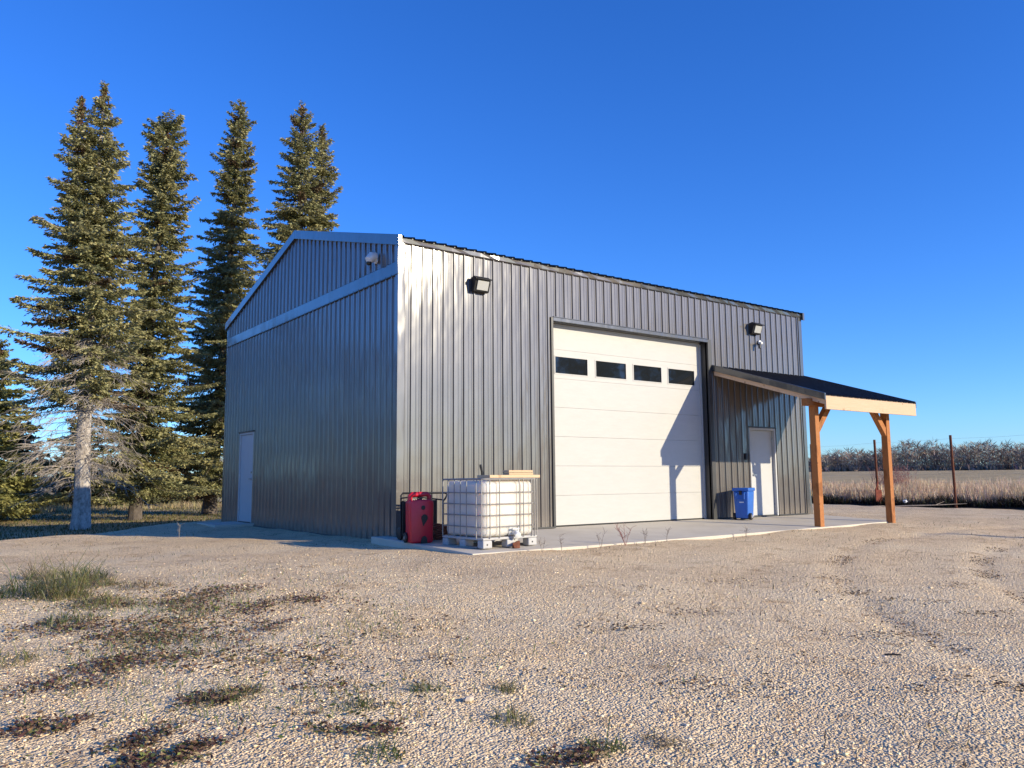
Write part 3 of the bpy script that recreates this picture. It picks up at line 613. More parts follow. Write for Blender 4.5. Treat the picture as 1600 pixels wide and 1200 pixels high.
def spruce(name, label, base, tops, prof, hc, seed, bark, group='spruce trees behind the shop', dens=1.25, green=(.19, .20, .09), yellow=(.47, .41, .19), trunk_r=.3, spray=.155, dead=0, dz=.22):
    global rng; rng = np.random.default_rng(seed); rd = random.Random(seed)
    base = Vector(base); root = tag(empty(name, base), label, 'tree', group); V = []; F = []; C = []; nv = 0; tb = MB(); tw = MB()
    top0 = Vector(tops[0][0]) - base
    def stem(t, top, split):
        # trunk line in local coords, slightly curved
        bow = Vector((.10 * math.sin(seed), .10 * math.cos(seed), 0)) * math.sin(math.pi * t)
        main = top0 * t + bow
        if split is None: return main
        if t <= split: return main
        k = (t - split) / (1 - split); off = (Vector(top) - base - top0) * sstep(0, .6, np.array(k)).item(); return Vector((main.x + off.x, main.y + off.y, (Vector(top) - base).z * t))
    for ti, (top, split, scl) in enumerate(tops):
        T = Vector(top) - base; Hh = T.z
        t0 = 0 if ti == 0 else split
        pts = []; rr = []
        for k in range(17):
            t = t0 + (1 - t0) * k / 16; p = stem(t, top, split if ti else None)
            pts.append(p + Vector((rd.uniform(-.02, .02), rd.uniform(-.02, .02), 0))); r0 = trunk_r * (1 - t) ** .85 * (1 if ti == 0 else .8) + .012
            if ti == 0 and t < .06: r0 *= 1 + .28 * (1 - t / .06) ** 2
            rr.append(r0)
        if ti == 0: pts[0] -= Vector((0, 0, .3))
        tb.tube(pts, rr, 9)
        z = max(hc, t0 * Hh)
        while z < Hh - .08:
            t = z / Hh; c = stem(t, top, split if ti else None)
            nb = rd.choice((5, 6, 6, 7)); az0 = rd.uniform(0, 6.28)
            Lm = prof(t) * scl * rd.uniform(.78, 1.12)
            for b in range(nb):
                az = az0 + 6.283 * b / nb + rd.uniform(-.3, .3); Lb = Lm * rd.choice((.42, .62, .8, .95, 1, 1.08, 1.25)) * rd.uniform(.85, 1.1) + .03
                if rd.random() < .05: Lb *= 1.3
                a0 = .55 * max(0, t - .72) / .28 - .42 * (1 - t) + rd.uniform(-.26, .20); b1 = .26 * (1 - t) + .08
                dh = np.array([math.cos(az), math.sin(az), 0])
                m_ = max(int(Lb / .062 * dens), 3); sk = spray * min(1, .55 + .45 * Lb); s = (np.arange(m_) + rng.random(m_)) / m_; s = .08 + .92 * s
                zj = rd.uniform(-1.0, 1.0) * dz; c = stem(min(max(z + zj, .3) / Hh, 1.0), top, split if ti else None); bp = np.array(c)[None] + dh[None] * (Lb * s)[:, None]; bp[:, 2] += Lb * (a0 * s + b1 * s * s) + rd.uniform(-.05, .05)
                if Lb > .7: tw.tube([c, c + Vector(dh * Lb * .5) + Vector((0, 0, Lb * (a0 * .5 + b1 * .25))), c + Vector(dh * Lb) + Vector((0, 0, Lb * (a0 + b1)))], [.018 + .006 * Lb, .012, .004], 3, caps=False)
                # side twigs
                P_, D_, TL = [], [], []
                for side in (-1, 1):
                    tl = (.40 * Lb * (1 - s) * rng.uniform(.5, 1.1, m_) + .04 + .05 * min(1, Lb)); n3 = 4
                    lat = np.array([-math.sin(az), math.cos(az), 0]) * side
                    dd = dh[None] * .62 + lat[None] * .78 + np.stack([rng.normal(0, .18, m_), rng.normal(0, .18, m_), rng.normal(-.26, .17, m_)], 1)
                    for q in range(n3):
                        P_.append(bp + dd * (tl * (q / n3))[:, None]); D_.append(dd + rng.normal(0, .28, (m_, 3))); TL.append(s)
                P_.append(bp); D_.append(np.repeat(dh[None], m_, 0) + rng.normal(0, .3, (m_, 3)) + np.array([[0, 0, .12]])); TL.append(s)
                P_ = np.concatenate(P_); D_ = np.concatenate(D_); S_ = np.concatenate(TL); n = len(P_)
                mixk = np.clip(.30 + .55 * (S_ - .45) + rng.normal(0, .22, n) + rd.uniform(-.25, .25), 0, 1)[:, None]
                col = np.array(green)[None] * (1 - mixk) + np.array(yellow)[None] * mixk; col = np.clip(col * (1 + .2 * rng.normal(size=(n, 1))), .01, .5)
                if rd.random() < .04: col = cvar(n, (.13, .085, .045))
                v, f, cc = diamonds(P_, D_, sk * rng.uniform(.65, 1.3, n), sk * rng.uniform(.30, .48, n), col, cross=1)
                V.append(v); F.append(f + nv); C.append(cc); nv += len(v)
            z += dz * rd.uniform(.75, 1.25) * (1 if t < .8 else .75)
        # cones near the tip: reddish brown clumps
        m_ = 130; tt = 1 - .07 * rng.random(m_) ** 1.2; P_ = np.array([list(stem(float(t), top, split if ti else None)) for t in tt]) + rng.normal(0, 1, (m_, 3)) * (np.array([.11, .11, .08]) * (1.05 - (tt[:, None] - .93) / .07))
        v, f, cc = diamonds(P_, np.array([[0, 0, -1.]]) + rng.normal(0, .35, (m_, 3)), np.full(m_, .16), np.full(m_, .07), cvar(m_, (.16, .085, .045))); V.append(v); F.append(f + nv); C.append(cc); nv += len(v)
    tb.build('trunk', bark, root, smooth=True)
    tw.build('branches', bark, root)
    np_mesh('crown', np.concatenate(V), np.concatenate(F), MAT['needles'], root, np.concatenate(C))
    if dead:
        db = MB()
        for i in range(dead):
            z = rd.uniform(1.7, 7.4) ; t = z / top0.z; c = stem(t, None, None); az = rd.uniform(0, 6.283); Lb = rd.uniform(1.1, 3.1) * (1 if z < 6 else .75); dr = rd.uniform(.10, .45)
            dh = Vector((math.cos(az), math.sin(az), 0)); side = Vector((-dh.y, dh.x, 0))
            pt = lambda s: c + dh * Lb * s + Vector((0, 0, Lb * (.12 * s - dr * s * s * 1.3))) + side * .12 * math.sin(s * 4 + i)
            pts = [pt(k / 6) for k in range(7)]; db.tube(pts, [.022, .018, .015, .012, .009, .006, .003], 4, caps=False)
            for q in range(12):
                s = rd.uniform(.25, 1); p = pt(s); d2 = (dh * rd.uniform(.2, .9) + side * rd.uniform(-1, 1) + Vector((0, 0, rd.uniform(-.75, .1)))).normalized(); l2 = rd.uniform(.25, .8) * (1.15 - s * .5)
                e = p + d2 * l2 + Vector((0, 0, -.12 * l2)); db.tube([p, p + d2 * l2 * .5, e], [.008, .006, .003], 3, caps=False)
                for w_ in range(2):
                    p2 = p + d2 * l2 * rd.uniform(.3, .8); d3 = (d2 + Vector((rd.uniform(-.8, .8), rd.uniform(-.8, .8), rd.uniform(-.8, .2)))).normalized(); db.tube([p2, p2 + d3 * rd.uniform(.12, .35)], [.005, .0025], 3, caps=False)
        db.build('dead_branches', MAT['deadwood'], root)
    return root
def interp(ts, ls): return lambda t: float(np.interp(t, ts, ls))
g1 = height(-1.38, 21.95).item()
spruce('spruce_tree', 'twin-topped spruce with a pale trunk and bare dead grey lower branches', (-1.38, 21.95, g1), [((-1.35, 22.1, 16.75), None, .92), ((-2.15, 22.0, 15.95), .60, .66)],
       interp([.30, .42, .55, .7, .82, .93, 1], [2.6, 2.8, 2.25, 1.55, .9, .46, .05]), 4.9, 11, MAT['palebark'], trunk_r=.29, dead=170)
spruce('spruce_tree', 'slim spruce with a blunt square top beside the twin-topped spruce', (1.7, 28.04, -.78), [((2.35, 28.0, 18.3), None, 1)],
       interp([.06, .2, .4, .6, .8, .93, .985, 1], [2.6, 2.6, 2.1, 1.6, 1.2, .9, .74, .45]), 1.3, 22, MAT['bark'], trunk_r=.25, spray=.165)
spruce('spruce_tree', 'tall spruce leaning right with a narrow brown coned tip nearest the shop gable', (6.2, 32.28, -.79), [((7.15, 32.3, 22.4), None, 1)],
       interp([.05, .2, .4, .55, .7, .85, .95, 1], [2.8, 2.8, 2.3, 1.75, 1.25, .86, .6, .1]), 1.4, 33, MAT['bark'], trunk_r=.33, spray=.175, dz=.25)
spruce('spruce_tree', 'spruce with two unequal tips standing behind the shop roof', (8.2, 25.1, -.7), [((7.94, 25, 19.6), None, 1), ((9.2, 25.4, 19.0), .55, .7)],
       interp([.3, .45, .6, .75, .88, .95, 1], [2.8, 2.5, 1.95, 1.4, .8, .45, .06]), 7.5, 44, MAT['bark'], trunk_r=.36)
spruce('spruce_tree', 'yellow-green spruce cut off by the left edge of the picture', (-3.9, 31.0, -.8), [((-3.7, 31, 7.3), None, 1)],
       interp([.08, .3, .6, .85, 1], [2.5, 2.3, 1.5, .7, .1]), .7, 55, MAT['bark'], trunk_r=.18, green=(.20, .21, .075), yellow=(.44, .40, .15), spray=.18)
bgs = [(-4.6, 50, 4.6, 2.6, 'low bushy spruce far behind the bare trunk, leftmost of the background row'), (-1.4, 47, 5.4, 2.6, 'bushy background spruce seen left of the pale trunk'), (2.4, 50, 5.8, 2.9, 'bushy background spruce between the pale trunk and the blunt-topped spruce'),
       (6.0, 49, 5.2, 2.8, 'bushy background spruce right of the blunt-topped spruce'), (9.6, 52, 4.8, 2.7, 'bushy background spruce close to the shop wall'), (-8.6, 49, 5.0, 2.7, 'bushy background spruce beyond the left edge of the picture')]
for i, (x, y, h, r, lab) in enumerate(bgs):
    z = height(x, y).item(); spruce('background_spruce', lab, (x, y, z), [((x + .2, y, z + h), None, 1)], interp([.05, .35, .7, 1], [r, r * .9, r * .5, .1]), .35, 70 + i, MAT['bark'], 'low spruces in the background row', dens=.6, spray=.34, dz=.34, green=(.085, .09, .045), yellow=(.15, .14, .065), trunk_r=.12)
rng = np.random.default_rng(99)

# ------------------------------------------------------------------ lawn behind, brown grass strip, right-hand field of tall dry grass
def scatter(n, x0, x1, y0, y1): return rng.uniform(x0, x1, n), rng.uniform(y0, y1, n)
x, y = scatter(36000, -14, 16, 7, 46); s = -.65 * (x + 5.1) + .76 * (y - 6.2); k = s > .3; x, y = x[k], y[k]
n = len(x); c = np.where((rng.random(n) < .55)[:, None], cvar(n, (.16, .135, .055)), cvar(n, (.085, .10, .032)))
v, f, cc = blades(x, y, height(x, y) - .03, rng.uniform(.05, .13, n), np.full(n, .03), rng.uniform(.2, .9, n), c); tag(np_mesh('lawn_grass', v, f, MAT['grassblade'], None, cc), kind='stuff')
x, y = scatter(9000, -16, 16, 42, 48); n = len(x)
v, f, cc = blades(x, y, height(x, y) - .03, rng.uniform(.12, .5, n) * (.4 + .9 * wob(x, y)), np.full(n, .035), rng.uniform(.2, 1.0, n), cvar(n, (.40, .32, .17))); tag(np_mesh('dry_grass_strip', v, f, MAT['grassblade'], None, cc), kind='stuff')
def east(y): return 24.0 + .1 * y
N = 72000; y = rng.uniform(-9, 26, N); dx = rng.gamma(1.5, 4.5, N); x = east(y) + .55 + dx + .5 * wob(np.zeros(N), y); k = dx < 34; x, y, dx = x[k], y[k], dx[k]; n = len(x)
pat = wob(x * .5, y * .5); c = np.where((rng.random(n) < .25 + .5 * pat)[:, None], cvar(n, (.70, .53, .35)), cvar(n, (.58, .41, .27)))
hgt = rng.uniform(.55, 1.0, n) * (.7 + .5 * pat); hgt = np.where(dx < 1.2, hgt * (.55 + .4 * dx), hgt)
v, f, cc = blades(x, y, height(x, y) - .03, hgt, rng.uniform(.022, .046, n), rng.uniform(.05, .45, n), c); tag(np_mesh('tall_dry_grass', v, f, MAT['grassblade'], None, cc), kind='stuff')
N = 26000; y = rng.uniform(-9, 26, N); dx = rng.uniform(0, 1.7, N); x = east(y) - .15 + dx + .7 * wob(np.zeros(N), y, 1.4); n = N
v, f, cc = blades(x, y, height(x, y) - .05, rng.uniform(.12, .5, n) * (.5 + .6 * wob(x, y, 1.2)), rng.uniform(.03, .06, n), rng.uniform(.2, 1, n), np.where((rng.random(n) < .8)[:, None], cvar(n, (.035, .024, .016)), cvar(n, (.06, .065, .025)))); tag(np_mesh('dark_weeds', v, f, MAT['grassblade'], None, cc), kind='stuff')
m = MB(); yy = np.arange(-10, 27, .5); vv = []
for q in yy:
    e = float(east(q)); 
    for d_, h_ in ((-.5, -.06), (.1, .03), (.9, .06), (2.4, .03), (4, -.08)): vv.append((e + d_ + .5 * float(wob(0, q, 1.4)), q, float(height(e + d_, q)) + h_))
MAT['soil'] = simple('dark_leaf_litter', (.035, .025, .017), .95, .1, var=.5, vscale=5, bmp=(1, .08))
o = m.add(vv, [(5 * i + j, 5 * i + j + 1, 5 * i + j + 6, 5 * i + j + 5) for i in range(len(yy) - 1) for j in range(4)]).build('soil_bank', MAT['soil'], smooth=True); tag(o, kind='structure')
# red twiggy shrub behind the fence
m = MB(); rd = random.Random(5)
for i in range(90):
    a = rd.uniform(0, 6.28); r = rd.uniform(0, .9); p = Vector((r * math.cos(a), r * math.sin(a), 0)); hgt_ = rd.uniform(.9, 1.75); q = p + Vector((rd.uniform(-.35, .35) + p.x * .3, rd.uniform(-.35, .35) + p.y * .3, hgt_))
    m.tube([p, p.lerp(q, .5) + Vector((rd.uniform(-.06, .06), 0, 0)), q], [.010, .008, .004], 3, caps=False)
    for k in range(5):
        t = rd.uniform(.4, .95); b = p.lerp(q, t); m.tube([b, b + Vector((rd.uniform(-.25, .25), rd.uniform(-.25, .25), rd.uniform(.1, .35)))], [.006, .003], 3, caps=False)
MAT['redtwig'] = simple('reddish_twigs', (.30, .15, .13), .8, .2)
o = m.build('twig_shrub', MAT['redtwig']); o.location = (29.5, 7.6, height(29.5, 7.6).item()); tag(o, 'bare reddish twiggy shrub in the dry grass behind the fence', 'shrub')

# ------------------------------------------------------------------ far wood of bare aspens
V = []; F = []; C = []; nv = 0; mt = MB()
dirs = np.linspace(-.35, .60, 330)
P_, D_, LN, WD, CO = [], [], [], [], []
for q in dirs:
    for row in range(3):
        ang = q + rng.uniform(-.004, .004); dist = 262 + row * 9 + rng.uniform(-5, 5) - 40 * max(0, q - .2)
        # angle measured from the camera's heading, to the right
        hd_ = .6363 + ang; X = CAM.x + math.sin(hd_) * dist; Yy = CAM.y + math.cos(hd_) * dist; Z = float(height(X, Yy)) - .3
        H_ = rng.uniform(5.6, 9.4) * (.82 + .22 * float(sstep(.36, .5, np.array(ang))) + .10 * math.sin(q * 31) + .09 * math.sin(q * 83 + 1)); tone = rng.choice([0, 0, 0, 0, 1])
        nb = 74; t = rng.uniform(.12, 1, nb); az = rng.uniform(0, 6.28, nb); sp = 1.25 * np.sin(np.clip(t, 0, 1) * math.pi * .8 + .35)
        bp = np.stack([np.full(nb, X), np.full(nb, Yy), Z + H_ * t * .8], 1); dd = np.stack([np.cos(az) * .8, np.sin(az) * .8, rng.uniform(.15, 1.0, nb)], 1)
        P_.append(bp + np.stack([np.cos(az), np.sin(az), 0 * az], 1) * (sp * rng.random(nb) * .7)[:, None]); D_.append(dd); LN.append(rng.uniform(1.0, 2.3, nb)); WD.append(rng.uniform(.10, .20, nb))
        CO.append(cvar(nb, (.33, .265, .21) if tone else (.25, .19, .15), .15))
        P_.append(np.array([[X, Yy, Z]])); D_.append(np.array([[rng.normal(0, .03), 0, 1.]])); LN.append(np.array([H_ * .9])); WD.append(np.array([.20])); CO.append(cvar(1, (.42, .36, .30) if tone else (.24, .19, .155)))
        nb = 44; P_.append(np.array([[X, Yy, Z]]) + rng.normal(0, 1, (nb, 3)) * [[1.4, 1.4, 0]]); D_.append(rng.normal(0, .5, (nb, 3)) + [[0, 0, 1]]); LN.append(rng.uniform(1, 2.2, nb)); WD.append(rng.uniform(.3, .6, nb)); CO.append(cvar(nb, (.24, .18, .14)))
v, f, cc = diamonds(np.concatenate(P_), np.concatenate(D_), np.concatenate(LN), np.concatenate(WD), np.concatenate(CO), cross=1); tag(np_mesh('far_wood', v, f, MAT['bare'], None, cc), kind='stuff')

# a belt of dark spruces well behind the camera, seen only mirrored in the overhead door's windows
P_, D_, LN, WD, CO = [], [], [], [], []
belt = [(59.5 + 14 * i / 15 + rng.uniform(-1, 1), -64 + 11 * i / 15 + rng.uniform(-2, 2), rng.uniform(15, 20)) for i in range(16)] + [(-8.3, 35.5, 9.5), (-11, 33, 10.5), (-13.8, 30.5, 9), (-17, 29, 10), (-20, 27, 9.5)]   # and the row beyond the left edge, mirrored in the gable
for X, Yy, H_ in belt:
    n = 420; t = rng.random(n) ** 1.3; a = rng.uniform(0, 6.28, n); r = (1 - t) * H_ * .19 * rng.uniform(.3, 1, n)
    P_.append(np.stack([X + np.cos(a) * r, Yy + np.sin(a) * r, float(height(X, Yy)) + .5 + t * H_], 1)); D_.append(np.stack([np.cos(a), np.sin(a), rng.uniform(-.3, .3, n)], 1)); LN.append(rng.uniform(.7, 1.5, n)); WD.append(rng.uniform(.4, .8, n)); CO.append(cvar(n, (.07, .075, .035)))
v, f, cc = diamonds(np.concatenate(P_), np.concatenate(D_), np.concatenate(LN), np.concatenate(WD), np.concatenate(CO)); tag(np_mesh('shelter_belt', v, f, MAT['needles'], None, cc), kind='stuff')

# ------------------------------------------------------------------ fence along the field
fp = [(23.3, -1.2), (24.2, 2.3), (25.1, 5.76), (26.6, 9.7), (28.0, 13.6), (29.4, 17.5)]
fence = tag(empty('wire_fence', (24.2, 2.3, 0)), 'tall wire fence on rusty steel posts along the edge of the dry field', 'fence'); FM = Matrix.Translation((-24.2, -2.3, 0))
tops = []
for i, (x, y) in enumerate(fp):
    z = float(height(x, y)); a = random.uniform(-.05, .05) if i != 1 else -.07; tp = Vector((x + a, y, 2.40)); tops.append((Vector((x, y, z)), tp))
    m = MB(); m.tube([(x, y, z - .3), tp], .048, 8); m.build('post', MAT['rust'], fence, M=FM, smooth=True)
for k in range(7):
    h = .35 + k * .32
    for (a, b), (c, d) in zip(tops[:-1], tops[1:]):
        p = a.lerp(b, (h - a.z) / (2.4 - a.z)); q = c.lerp(d, (h - c.z) / (2.4 - c.z)); mid = p.lerp(q, .5) - Vector((0, 0, .03))
        m = MB(); m.tube([p, mid, q], .003, 4, caps=False); m.build('wire', MAT['wire'], fence, M=FM)
sc_ = MB(); sc_.box((-.13, -.03, .15), (.13, .03, .62)); sc_.bar((-.1, 0, .62), (.0, 0, .95), .05); sc_.bar((-.12, .0, .2), (.16, -.1, -.12), .04); sc_.bar((.10, -.02, .3), (-.12, -.1, -.12), .04)
o = sc_.build('rusty_scrap', MAT['rustred'], bevel=.006); o.location = (24.85, 5.6, height(24.85, 5.6).item()); o.rotation_euler = (0, 0, -.5); tag(o, 'red rusty steel scrap standing at the foot of a fence post', 'scrap')
o = MB().sphere((0, 0, .1), .08, 9, 6, (1.3, .8, .6)).build('white_litter', MAT['whiteplast']); o.location = (24.6, 4.4, height(24.6, 4.4).item() + .08); tag(o, 'white scrap of litter in the dark weeds at the field edge', 'litter')
for v_ in o.data.vertices: v_.co += Vector((random.uniform(-.04, .04), random.uniform(-.04, .04), random.uniform(-.035, .035)))
m = MB(); m.tube([(-1.5, .2, .05), (-.6, .05, .08), (.3, -.05, .10), (1.5, .1, .14)], [.014, .022, .018, .008], 7); m.tube([(.3, -.05, .10), (.8, .3, .22)], [.012, .005], 5)
o = m.build('fallen_branch', MAT['greywood'], smooth=True); o.location = (23.2, 2.9, height(23.2, 2.9).item()); o.rotation_euler = (0, 0, R(-40)); tag(o, 'long grey fallen branch lying at the edge of the gravel by the fence', 'branch')
# a utility pole to the right of the picture; its long shadow crosses the gravel
m = MB(); px_, py_ = 8.3 + .4434 * 27, -2.55 - .8963 * 27
m.tube([(0, 0, -.6), (0, 0, 8.1)], [.15, .11], 12); o_ = empty('utility_pole', (px_, py_, height(px_, py_).item())); tag(o_, 'wooden utility pole outside the right edge of the picture', 'pole'); m.build('pole_shaft', MAT['greywood'], o_, smooth=True)

# ------------------------------------------------------------------ loose gravel
CX, CY = CAM.x, CAM.y; HD = .6363
def wedge(n, d0, d1, p):
    u = rng.random(n); d = (d0 ** p + u * (d1 ** p - d0 ** p)) ** (1 / p); a = HD + rng.uniform(-.66, .66, n); return CX + np.sin(a) * d, CY + np.cos(a) * d, d
XS, YS, DS = wedge(135000, 2.0, 14, .9)
ok = (yard_in(XS, YS) > 0) & (rng.random(len(DS)) > sstep(5, 13.5, DS)) & ~((XS > -.36) & (YS > -2.76) & (XS < 12)) & ~((XS > -.1) & (YS > -.3)); XS, YS, DS = XS[ok], YS[ok], DS[ok]; n = len(XS)
rad = np.exp(rng.normal(math.log(.0049), .42, n)) * (1 + .03 * np.clip(DS - 4, 0, 14)); rad = np.clip(rad, .0028, .019); rad = np.where(rng.random(n) < .006, rad * 1.9, rad)
oct_ = np.array([[1, 0, 0], [0, 1, 0], [-1, 0, 0], [0, -1, 0], [0, 0, 1], [0, 0, -1]], float); of = np.array([[0, 1, 4], [1, 2, 4], [2, 3, 4], [3, 0, 4], [1, 0, 5], [2, 1, 5], [3, 2, 5], [0, 3, 5]])
q = rng.normal(size=(n, 4)); q /= np.linalg.norm(q, axis=1, keepdims=True); w_, a_, b_, c_ = q.T
Rm = np.stack([1 - 2 * (b_ * b_ + c_ * c_), 2 * (a_ * b_ - c_ * w_), 2 * (a_ * c_ + b_ * w_), 2 * (a_ * b_ + c_ * w_), 1 - 2 * (a_ * a_ + c_ * c_), 2 * (b_ * c_ - a_ * w_), 2 * (a_ * c_ - b_ * w_), 2 * (b_ * c_ + a_ * w_), 1 - 2 * (a_ * a_ + b_ * b_)], 1).reshape(n, 3, 3)
loc = oct_[None] * rng.uniform(.65, 1.3, (n, 6, 1)) * rad[:, None, None] * rng.uniform(.7, 1.25, (n, 1, 3)); loc = np.einsum('nij,nkj->nki', Rm, loc); loc[:, :, 2] *= .46
ctr = np.stack([XS, YS, height(XS, YS) + rad * .08], 1); v = (loc + ctr[:, None]).reshape(-1, 3); f = (np.arange(n)[:, None, None] * 6 + of[None]).reshape(-1, 3)
pk = rng.random(n)[:, None]; c = np.where(pk < .62, cvar(n, (.86, .66, .41), .09, .03), np.where(pk < .84, cvar(n, (.84, .70, .50), .08, .03), np.where(pk < .95, cvar(n, (.60, .44, .26), .12, .03), cvar(n, (.42, .33, .25), .12, .03))))
tag(np_mesh('loose_gravel', v, f, MAT['pebble'], None, np.repeat(c, 6, 0)), kind='stuff')

# ------------------------------------------------------------------ weeds and litter on the gravel
leaf_spots = [(-4.05, -4.79, .45), (-3.82, -5.0, .3), (-4.83, -5.99, .42), (-5.14, -6.18, .35), (-5.53, -6.19, .35), (-5.07, -8.06, .2), (-4.92, -8.14, .17), (-5.23, -7.98, .17), (-5.14, -5.48, .4), (-5.63, -4.78, .45), (-4.02, -4.03, .5), (-4.68, -4.43, .5), (-4.77, -3.98, .5), (-5.85, -7.23, .18), (-5.49, -7.97, .18), (-5.58, -7.65, .2), (-4.52, -7.44, .18), (-4.63, -8.22, .18), (-3.99, -9.0, .18), (-5.68, -6.55, .3), (-4.67, -5.39, .35), (-5.2, -5.12, .4), (-3.57, -4.68, .35), (-5.05, -7.28, .2), (-4.3, -5.6, .3)]
P_, D_, LN, WD, CO = [], [], [], [], []
for (x, y, r) in leaf_spots:
    n = int(1250 * r) + (330 if r < .25 else 60); a = rng.uniform(0, 6.283, n); d = r * np.sqrt(rng.random(n)) * (.6 + .5 * rng.random(n)); xx = x + np.cos(a) * d * 1.5 + .3 * d * np.sin(3 * a); yy = y + np.sin(a) * d * .8
    keep = wob(xx * 3.3, yy * 4.1) > rng.uniform(.25, .62, n); xx, yy = xx[keep], yy[keep]; n = len(xx)
    P_.append(np.stack([xx, yy, height(xx, yy) + rng.uniform(.004, .03, n)], 1)); e = rng.uniform(0, 6.28, n); D_.append(np.stack([np.cos(e), np.sin(e), rng.uniform(-.1, .6, n)], 1)); LN.append(rng.uniform(.012, .038, n)); WD.append(rng.uniform(.008, .020, n))
    k = rng.random(n)[:, None]; CO.append(np.where(k < .5, cvar(n, (.10, .05, .04), .3), np.where(k < .78, cvar(n, (.24, .16, .09), .3), np.where(k < .93, cvar(n, (.07, .085, .03), .25), cvar(n, (.20, .21, .06), .2)))))
v, f, cc = diamonds(np.concatenate(P_), np.concatenate(D_), np.concatenate(LN), np.concatenate(WD), np.concatenate(CO), cross=1); tag(np_mesh('ground_cover', v, f, MAT['grassblade'], None, cc), kind='stuff')
# tufts that stand out, one object each
tufts = [((-5.62, -2.99), .34, .36, 300, 'g', 'tall loose green grass tuft at the left edge, by the far leaf patches'), ((-5.05, -2.45), .32, .42, 480, 'y', 'big yellowish green grass tuft in the left foreground, tallest of the left group'), ((-4.85, -1.9), .36, .20, 260, 'g', 'dark green grass clump behind the big yellowish tuft'), ((-5.30, -3.45), .34, .24, 300, 'y', 'pale grass clump in front of the big yellowish tuft'), ((-5.26, -1.36), .3, .16, 160, 'd', 'low dry grass clump at the back of the left grass group'), ((-5.05, -4.0), .2, .26, 240, 'y', 'short yellowish grass clump directly below the big yellowish tuft'), ((-5.38, -4.6), .16, .24, 200, 'g', 'short green grass clump in front of the left grass group'), ((-4.55, -3.2), .15, .25, 160, 'd', 'thin straw clump at the right end of the left grass group'),
         ((-5.91, -5.68), .12, .2, 150, 'y', 'short grass clump cut by the left edge below the tall tufts'), ((-3.97, -7.73), .13, .085, 110, 'g', 'small dark green grass tuft alone on the gravel near the middle'), ((-3.57, -7.98), .10, .08, 70, 'y', 'thin yellowish grass tuft right of the small dark green tuft'), ((-3.84, -8.41), .12, .12, 120, 'y', 'mixed green and straw grass tuft low in the middle foreground'), ((-4.66, -8.48), .11, .12, 110, 'g', 'low green grass tuft at the bottom edge beside the maroon leaves'),
         ((-4.95, -7.25), .12, .16, 140, 'y', 'sparse green grass patch left of the middle among dark leaves'), ((-3.73, -8.99), .11, .11, 120, 'g', 'green grass tuft at the bottom edge right of the middle'), ((-3.44, -9.09), .10, .09, 90, 'd', 'straw coloured grass tuft at the bottom edge, rightmost'), ((-4.45, -7.83), .09, .10, 70, 'g', 'tiny green tuft between the maroon leaves and the middle tufts')]
for (x, y), h, r, n, kind, lab in tufts:
    a = rng.uniform(0, 6.283, n); d = r * np.sqrt(rng.random(n)); xx, yy = np.cos(a) * d, np.sin(a) * d; zz = height(x + xx, y + yy) - height(x, y)
    base_c = {'g': (.085, .12, .035), 'y': (.20, .20, .075), 'd': (.27, .21, .12)}[kind]; c = np.where((rng.random(n) < .75)[:, None], cvar(n, base_c), cvar(n, (.30, .24, .13)))
    core = 1 - .55 * d / r; hh = 1.65 * h * rng.uniform(.15, 1, n) * core * (.55 + .75 * wob((x + xx) * 4, (y + yy) * 4)); lean_ = rng.uniform(.45, 1.5, n) + .5 * d / r
    v, f, cc = blades(xx, yy, zz - .01, hh, rng.uniform(.003, .008, n) * (1 + h), np.clip(lean_, 0, 1.55), c)
    o = np_mesh('grass_tuft', v, f, MAT['grassblade'], None, cc); o.location = (x, y, height(x, y).item()); tag(o, lab, 'grass tuft', 'grass tufts on the gravel')
# sparse small weeds, straw and twigs over the whole yard
n = 12000; xx, yy, dd = wedge(n, 2.2, 26, 1.5); ok = (yard_in(xx, yy) > 0) & ~((xx > -.4) & (yy > -2.8)) & (wob(xx * .8, yy * .8) > .52); xx, yy = xx[ok], yy[ok]; n = len(xx)
kc = rng.random(n)[:, None]; v, f, cc = blades(xx, yy, height(xx, yy), rng.uniform(.02, .07, n), rng.uniform(.004, .008, n), rng.uniform(.6, 1.4, n), np.where(kc < .6, cvar(n, (.28, .19, .11)), np.where(kc < .85, cvar(n, (.09, .07, .05)), cvar(n, (.10, .12, .04))))); tag(np_mesh('dry_straw', v, f, MAT['grassblade'], None, cc), kind='stuff')
twigs = [(0.95, -6.1), (-0.12, -8.43), (-1.65, -7.18), (1.49, -7.14), (-0.38, -8.47), (-3.2, -7.94), (-2.46, -8.57), (-2.45, -8.8), (-0.77, -7.03), (-1.92, -7.09), (2.05, -6.58), (1.46, -8.5), (2.87, -7.6), (-2.82, -6.02), (-3.54, -6.47), (-2.85, -8.02), (-1.52, -8.54), (-1.56, -9.45), (-1.0, -9.64), (-3.54, -7.29), (-0.36, -6.0), (1.52, -7.74)]
P_, D_, LN, WD, CO = [], [], [], [], []
for (x, y) in twigs:
    n = rng.integers(30, 90); ang = HD + math.pi / 2 + rng.normal(0, .25); L_ = rng.normal(0, .24, n); w2 = rng.normal(0, .09, n); xx = x + np.sin(ang) * L_ + w2 * np.cos(ang); yy = y + np.cos(ang) * L_ - w2 * np.sin(ang)
    P_.append(np.stack([xx, yy, height(xx, yy) + .008 + .02 * rng.random(n)], 1)); e = ang + rng.normal(0, .8, n); D_.append(np.stack([np.cos(e), np.sin(e), rng.uniform(-.1, .35, n)], 1)); LN.append(rng.uniform(.012, .05, n)); WD.append(rng.uniform(.004, .012, n)); CO.append(np.where((rng.random(n) < .55)[:, None], cvar(n, (.07, .05, .04), .3), cvar(n, (.22, .14, .08), .3)))
